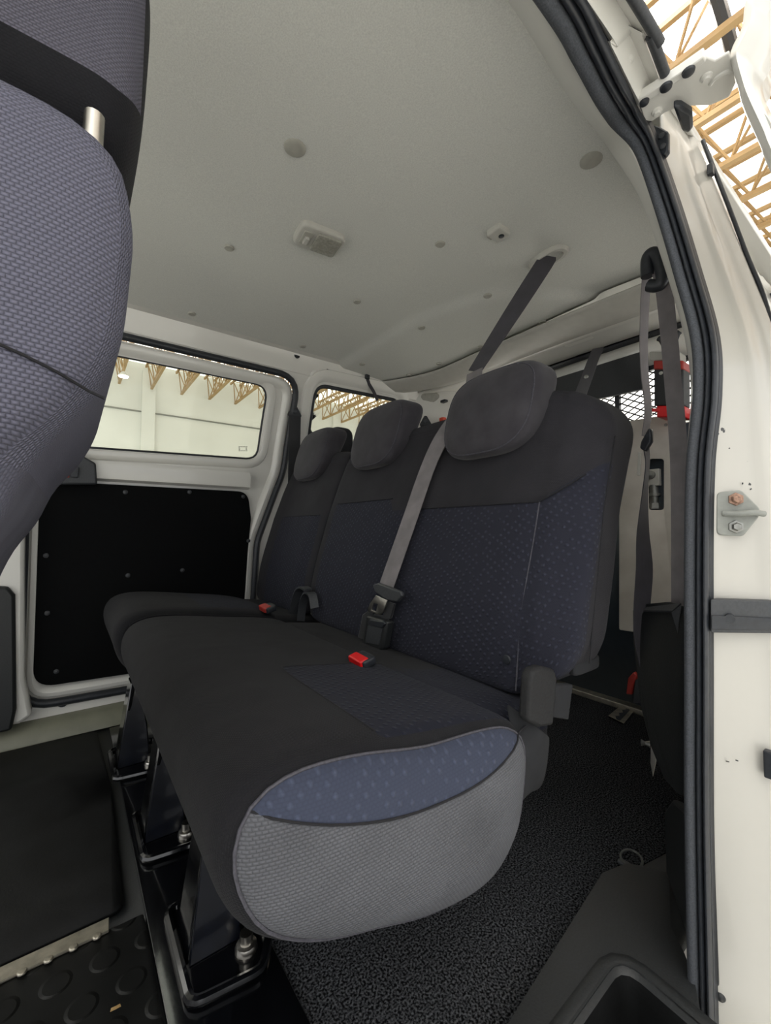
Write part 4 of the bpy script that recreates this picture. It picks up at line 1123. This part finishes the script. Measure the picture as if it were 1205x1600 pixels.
# recliner cover, near side
rcv = tube  # (keeps helper names short)
pts = [P(a, b, Y=.352) for a, b in ((826, 1128), (830, 1058), (836, 1046), (848, 1042), (868, 1046), (872, 1060), (866, 1134), (845, 1138))]
o = prism_obj('recliner_cover', pts, (.0, .018, 0), M['recliner'], big, .005)
pts = [P(a, b, Y=.36) for a, b in ((868, 1070), (896, 1070), (889, 1125), (864, 1121))]
prism_obj('recliner_strap', pts, (.0, .012, 0), M['blackcloth'], big, .002)
# cloth skirt behind the recliner and torn hem
bm = bmesh.new()
rows = [[P(a, b, Y=y) for a, b, y in r] for r in (
    [(790, 1095, .40), (822, 1120, .37), (846, 1140, .36), (858, 1150, .37)],
    [(800, 1150, .375), (825, 1155, .365), (848, 1165, .36), (856, 1175, .38)],
    [(803, 1200, .372), (822, 1205, .37), (842, 1215, .375), (850, 1225, .40)],
    [(806, 1262, .38), (815, 1255, .38), (828, 1240, .39), (836, 1235, .42)])]
grid(bm, [resample(catmull(r, 5), 16) for r in rows]); finish(bm, 'cloth_skirt', M['blackcloth'], big, mods=(SOL(.004, 0), ('SUBSURF', dict(levels=1, render_levels=2))))
bm = bmesh.new(); squad(bm, lambda a, b, c: (.70+.045*c+.02*a, .385+.028*a, .428+.012*b), .4, .4, 40, 16); finish(bm, 'backrest_foot', M['blackcloth'], big)

# bench frame and feet
def foot(par, x, y, s=1.0):
    g = empty('floor_foot', (x, y, .0062)); g.parent = par
    lp_ = round_poly([(-.058, -.085), (.035, -.098), (.060, -.06), (.060, .09), (-.058, .09)], .018, 6)
    bm = bmesh.new(); prism(bm, [Vector((q.x*s, q.y*s, .0)) for q in lp_], (0, 0, .005))
    tube(bm, [Vector((q.x*s, q.y*s, .0072)) for q in resample([Vector((q.x, q.y, 0)) for q in lp_], 60, True)], .0070, 8, ref=(0, 0, 1), closed=True)
    finish(bm, 'foot_tray', M['gloss'], g)
    bm = bmesh.new(); prism(bm, [(-.048, -.030, .005), (.028, -.030, .005), (.020, -.02, .10), (.0, -.01, .22), (-.02, -.01, .22)], (.002, .010, 0)); finish(bm, 'gusset', M['gloss_blue'], g, mods=(BEV(.002, 2),))
    bm = bmesh.new(); prism(bm, [(-.050, -.02, .005), (-.050, .05, .005), (-.02, .05, .22), (-.02, -.015, .22)], (.012, 0, 0)); finish(bm, 'upright', M['gloss'], g, mods=(BEV(.003, 2),))
    lathe_obj('foot_bolt', [(.0055, .026), (.010, .026), (.010, .012), (.015, .010), (.017, .005), (.017, 0), (0, 0)], (.028*s, -.052*s, .004), (0, 0, 1), M['steel'], g, 12)
    return g
foot(big, .203, .715); foot(big, .185, 1.03, .95); foot(sg, .165, 1.38)
bm = bmesh.new()
for y in (.69, 1.02): box(bm, (.33, y, .235), (.17, .018, .018)); box(bm, (.50, y, .12), (.02, .018, .12))
box(bm, (.22, .86, .232), (.018, .28, .018))
finish(bm, 'seat_frame', M['gloss'], big, mods=(BEV(.004, 2),))
bm = bmesh.new(); box(bm, (.33, 1.40, .24), (.17, .018, .018)); box(bm, (.50, 1.40, .12), (.02, .018, .12)); finish(bm, 'seat_frame', M['gloss'], sg, mods=(BEV(.004, 2),))
for e_, kids in ((big, list(big.children)), (sg, list(sg.children))):
    for k in kids:
        k.matrix_parent_inverse = Matrix.Translation(e_.location).inverted()

# ================================================================== FRONT SEAT
fs = empty('front_seat', (-.10, .6, .35), 'grey woven front seat close to the camera at the left edge', 'seat')
fprof = [(-.10, .948), (-.045, .948), (-.008, .945), (.016, .935), (.031, .915), (.038, .885), (.037, .85), (.031, .80), (.012, .75), (-.018, .705), (-.036, .66), (-.064, .61), (-.10, .50), (-.15, .36), (-.19, .33), (-.27, .37), (-.25, .5), (-.215, .7), (-.185, .86), (-.155, .925)]
fprof = [(a-.002, b+(.022 if b > .9 else .012 if b > .8 else 0)) for a, b in fprof]
bm = bmesh.new()
swept_pillow(bm, fprof, .375, .80, .030, .03, .035, 110, sd=lambda p: p.z-.69+.10*(p.x), crown=0, capsteps=16)
adopt(fs, finish(bm, 'backrest', M['front_back'], None, angle=85))
# seam across the side
lpf = resample(catmull([(p[0], p[1], 0) for p in fprof], 6, True), 110, True); ccf = sum(lpf, Vector())/110
def fcap_y(x, z):
    d = Vector((x, z, 0))-ccf; a0 = math.atan2(d.y, d.x)
    best = min(lpf, key=lambda q_: abs((math.atan2((q_-ccf).y, (q_-ccf).x)-a0+PI) % (2*PI)-PI))
    L = (best-ccf).length-.0195; s = min(1, d.length/L)
    return .375-.030*(1-s**2.2)**.62
sm = []
for i in range(20):
    s = i/19; x = -.16+(.018+.16)*s; z = .790-.030*s-.012*s*s*s; sm.append(Vector((x, fcap_y(x, z)-.0012, z)))
adopt(fs, tube_obj('panel_seam', sm, .0011, M['seam_dark'], None, seg=6))
# headrest
hg = empty('headrest', (0, 0, 0)); adopt(fs, hg)
def fh(a, b, c):
    z = 1.115+.135*b; x = -.032+.086*c*(1-.10*max(0, -b)**2)+.006*b; y = .60+.17*a*(1-.05*abs(b)**2)
    return (x, y, z)
bm = bmesh.new()
def hsd(a, b, c):
    p = Vector(fh(a, b, c)); return min(p.z-1.050-.02*max(0, (p.x-.02)/.03)**2, .046-p.x if a < -.5 else 1)
squad(bm, fh, .40, .40, 140, 80, sd=hsd)
finish(bm, 'headrest_pad', M['front_head'], hg, angle=85)
for y in (.424, .72): tube_obj('headrest_post', [(.0075, y, 1.003), (.0055, y, .93)], .0075, M['steel'], hg, seg=14)

# ================================================================== BELTS
# centre belt from the roof
cb = empty('centre_seat_belt', (0, 0, 0), 'grey seat belt coming from the headliner down between the near and middle seats', 'seat belt')
top = on_roof(857, 400); top.z -= .004
mid1 = P(742, 580, X=.855); m2 = P(705, 650, X=.80); low = P(604, 916, X=.575)
over = P(690, 668, X=.775)
path1 = [top+Vector((0, 0, .02)), top, top.lerp(mid1, .5), mid1]
bm = bmesh.new(); ribbon(bm, resample(path1, 20), .046, .0016, lambda s: Vector((.9, -.5, 0)).lerp(Vector((.2, -1, .0)), s)); finish(bm, 'roof_webbing', M['belt_dark'], cb)
pb_ = catmull([mid1, P(735, 618, X=.80), P(702, 664, X=.722), P(672, 722, X=.688), P(640, 812, X=.638), P(604, 915, X=.588)], 8)
bm = bmesh.new(); ribbon(bm, pb_, .046, .0016, (.15, -1, .0)); finish(bm, 'webbing', M['belt'], cb)
# roof outlet
bz = empty('belt_outlet', top+Vector((0, 0, .002)), 'pale oval bezel in the headliner where the centre belt comes out', 'bezel')
bm = bmesh.new(); rows = []
for k in range(25):
    th_ = 2*PI*k/24; ex = Vector((.058*sgp(math.cos(th_), .8), .030*sgp(math.sin(th_), .8), 0)); ix = ex*.66
    ex.rotate(Matrix.Rotation(math.radians(88), 3, 'Z')); ix.rotate(Matrix.Rotation(math.radians(88), 3, 'Z'))
    rows.append([ex+Vector((0, 0, .008)), ex+Vector((0, 0, -.004)), ex*.9+Vector((0, 0, -.010)), ix*1.1+Vector((0, 0, -.010)), ix+Vector((0, 0, -.004)), ix*.95+Vector((0, 0, .012))])
grid(bm, rows); finish(bm, 'bezel', M['trim_grey'], bz)
ix0 = []
bm = bmesh.new(); lathe(bm, [(0, 0), (.03, 0), (.03, .001), (0, .001)], (0, 0, .012), (0, 0, -1), 16)
for v in bm.verts: v.co.x *= 1.25; v.co.y *= .7
bmesh.ops.rotate(bm, verts=bm.verts, cent=(0, 0, 0), matrix=Matrix.Rotation(math.radians(88), 3, 'Z')); finish(bm, 'slot_back', M['rubber'], bz)
# tongue, stopper
tg = empty('belt_tongue', (0, 0, 0)); tg.parent = cb
def pq(pts, X, dx, name, mat, par, bev=.002): return prism_obj(name, [P(a, b, X=X) for a, b in pts], (dx, 0, 0), mat, par, bev)
pq(((582, 914), (590, 911), (625, 924), (628, 931), (620, 941), (604, 938), (586, 926)), .575, .010, 'stopper', M['dark_grey'], tg, .003)
bm = bmesh.new()
o2 = [P(a, b, X=.572) for a, b in ((588, 930), (606, 938), (600, 955), (595, 961), (575, 955), (578, 944))]
i2 = [P(a, b, X=.572) for a, b in ((585, 942), (591, 944), (588, 956), (581, 953))]
plate('tongue_plate', [(v.y, v.z) for v in o2], [[(v.y, v.z) for v in i2]], lambda y, z: Vector((.572, y, z)), M['steel'], .003, tg, bev=.0008)
bm.free()
pq(((606, 940), (616, 944), (610, 966), (596, 972), (582, 966), (584, 960), (598, 962)), .578, .006, 'lower_webbing', M['belt_black'], tg, .001)
pq(((566, 960), (577, 952), (584, 957), (572, 1016), (556, 1010)), .585, .012, 'buckle_stalk', M['belt_black'], cb, .003)
# receiver box
rb = empty('buckle_box', (0, 0, 0), 'black buckle receiver standing in the seat crease under the chrome belt tongue', 'buckle')
pq(((572, 962), (598, 970), (605, 972), (598, 1014), (593, 1017), (566, 1010)), .560, .022, 'body', M['plastic'], rb, .004)
pq(((575, 976), (597, 981), (592, 1008), (571, 1004)), .558, .004, 'label_face', M['dark_grey'], rb, .001)
pq(((577, 968), (599, 971), (602, 975), (596, 982), (574, 976)), .556, .008, 'mouth', M['rubber'], rb, .002)
# red buckle
def buckle(px, py, s, Z, label, mat='red'):
    g = empty('red_buckle', P(px, py, Z=Z), label, 'buckle')
    bm = bmesh.new(); squad(bm, lambda a, b, c: (.018*c*s, .026*a*s, .010*b*s), .35, .35, 32, 16); finish(bm, 'body', M['rubber'], g)
    box_obj('release_button', (-.010*s, .003*s, .003*s), (.012*s, .024*s, .0085*s), M[mat], g, .003)
    g.rotation_euler = (math.radians(4), math.radians(-14), 0)
    return g
buckle(568, 1031, .85, .410, 'red button seat belt buckle lying between the middle and near seat places')
buckle(420, 950, .95, .418, 'duller red seat belt buckle on the far seat beyond the middle place', 'dull_red')
# pair of belt stalks between far and middle seat
bs = empty('belt_stalk_pair', (0, 0, 0), 'two black belt stalks rising from the crease between middle and far backrests', 'seat belt')
for k, pts in enumerate((((456, 968), (460, 945), (466, 925), (474, 918), (482, 922)), ((470, 970), (473, 945), (480, 928), (488, 930), (492, 950)))):
    bm = bmesh.new(); ribbon(bm, catmull([P(a, b, X=.575-.0*k) for a, b in pts], 6), .024, .006, (.9, -.5, 0)); finish(bm, 'stalk', M['dark_grey'], bs)
# near hanging belt
nb = empty('hanging_seat_belt', (0, 0, 0), 'long grey seat belt hanging in two strands from the near rear pillar', 'seat belt')
XB = .93
l1 = catmull([P(a, b, X=XB) for a, b in ((1021, 402), (1012, 425), (1008, 470), (1006, 540), (1008, 590), (1013, 640), (1008, 682))], 6)
bm = bmesh.new(); ribbon(bm, l1, .019, .0018, lambda s: Vector((.75, -.6, 0)).lerp(Vector((.95, -.2, 0)), s)); finish(bm, 'left_webbing', M['belt'], nb)
l1 = catmull([P(a, b, X=XB) for a, b in ((1008, 690), (1012, 720), (1009, 760), (1005, 830), (1007, 890), (1003, 950), (1001, 1000), (1006, 1050), (1014, 1110), (1020, 1146))], 6)
bm = bmesh.new(); ribbon(bm, l1, lambda s: .018+.016*math.sin(PI*min(1, s*1.2)), .0018, lambda s: Vector((1.0, -.35+.5*math.sin(s*9), 0))); finish(bm, 'lower_webbing', M['belt_dark'], nb)
l1 = catmull([P(a, b, X=XB-.01) for a, b in ((1024, 402), (1034, 430), (1040, 470), (1047, 540), (1052, 600), (1059, 680), (1062, 760), (1063, 860), (1063, 960))], 6)
bm = bmesh.new(); ribbon(bm, l1, .028, .0018, (.3, -1, 0)); finish(bm, 'right_webbing', M['belt'], nb)
l1 = catmull([P(a, b, X=.88) for a, b in ((1022, 1148), (1030, 1165), (1040, 1195), (1052, 1220), (1064, 1230))], 6)
bm = bmesh.new(); ribbon(bm, l1, .018, .0018, (1, -.2, .3)); finish(bm, 'anchor_webbing', M['belt_dark'], nb)
tube_obj('pillar_guide', catmull([P(a, b, X=XB-.015) for a, b in ((1012, 432), (1012, 405), (1019, 396), (1028, 402), (1036, 430), (1030, 446), (1014, 446))], 6), .012, M['rubber'], nb, seg=10)
pq(((999, 700), (1001, 690), (1013, 668), (1018, 670), (1018, 690), (1008, 706)), XB-.02, .012, 'slider', M['rubber'], nb, .004)
pq(((997, 706), (1002, 707), (1000, 744), (995, 742)), XB-.03, .004, 'tongue', M['trim_grey'], nb, .001)
pq(((1017, 1144), (1026, 1145), (1025, 1190), (1020, 1214), (1016, 1192)), .865, .003, 'end_tongue', M['steel'], nb, .001)
lathe_obj('tongue_rivet', [(0, 0), (.006, 0), (.003, .008), (.006, .014), (0, .015)], P(1016, 1163, X=.86), (-.4, .9, 0), M['zinc'], nb, 12)
# far belts with anchors
def anchor_belt(p0, s, label, drop):
    g = empty('pillar_seat_belt', p0, label, 'seat belt')
    bm = bmesh.new()
    pts = round_poly([(-.034*s, -.016*s), (.034*s, -.016*s), (.006*s, .034*s), (-.006*s, .034*s)], .009*s, 5)
    prism(bm, [Vector((.0, q.x, q.y)) for q in pts], (.010, 0, 0)); finish(bm, 'anchor_plate', M['rubber'], g, mods=(BEV(.003, 2),))
    lathe_obj('anchor_bolt', [(0, 0), (.011*s, 0), (.009*s, .006), (0, .008)], (0, 0, .006*s), (-1, 0, 0), M['dark_grey'], g, 6)
    bm = bmesh.new(); ribbon(bm, [(0, 0, -.012*s), (.004, 0, -.10*s), (.01, .0, -drop)], .05*s, .003, (0, 1, 0)); finish(bm, 'webbing', M['belt_black'], g)
    return g
g = anchor_belt(on_far(461, 645, .016), 1.0, 'black seat belt hanging from the anchor on the far pillar beside the door', .45); g.rotation_euler = (0, 0, math.radians(80))
g = anchor_belt(P(665, 660, X=1.385), 1.0, 'black seat belt anchor on the far rear pillar behind the middle seat', .30); g.rotation_euler = (0, 0, math.radians(45))
p = P(692, 657, X=1.455); tag(box_obj('red_release_tab', p, (.012, .014, .014), M['orange_red'], None, .004), 'small orange red tab just left of the near headrest', 'tab')
p = P(694, 627, X=1.46); tag(box_obj('black_hook', p, (.012, .016, .006), M['rubber'], None, .003), 'small black hook just above the orange red tab', 'hook')
# strap behind the near seat
bm = bmesh.new()
ribbon(bm, catmull([P(935, 544, X=1.55), P(926, 565, X=1.5), P(917, 590, X=1.42), P(905, 622, X=1.3)], 6), .040, .002, (.25, -1, 0))
sv = finish(bm, 'rear_strap', M['belt_dark']); tag(sv, 'dark strap with a stud rising from the rear rail behind the near backrest', 'strap')
lathe_obj('stud', [(0, 0), (.008, 0), (.006, .003), (0, .004)], P(916, 589, X=1.415), (-1, -.2, 0), M['zinc'], sv, 14)
# clip hanging on the far rail
rk = empty('rail_belt_clip', (0, 0, 0), 'small black belt clip hanging from the far rail above the quarter window', 'clip')
c0 = on_far(574, 588, .012)
box_obj('clip_body', c0, (.011, .006, .013), M['rubber'], rk, .003)
bm = bmesh.new(); ribbon(bm, catmull([on_far(574, 592, .012), on_far(578, 602, .014), on_far(584, 612, .02), on_far(590, 626, .03)], 5), .016, .003, (1, 0, .3)); finish(bm, 'webbing', M['belt_dark'], rk)
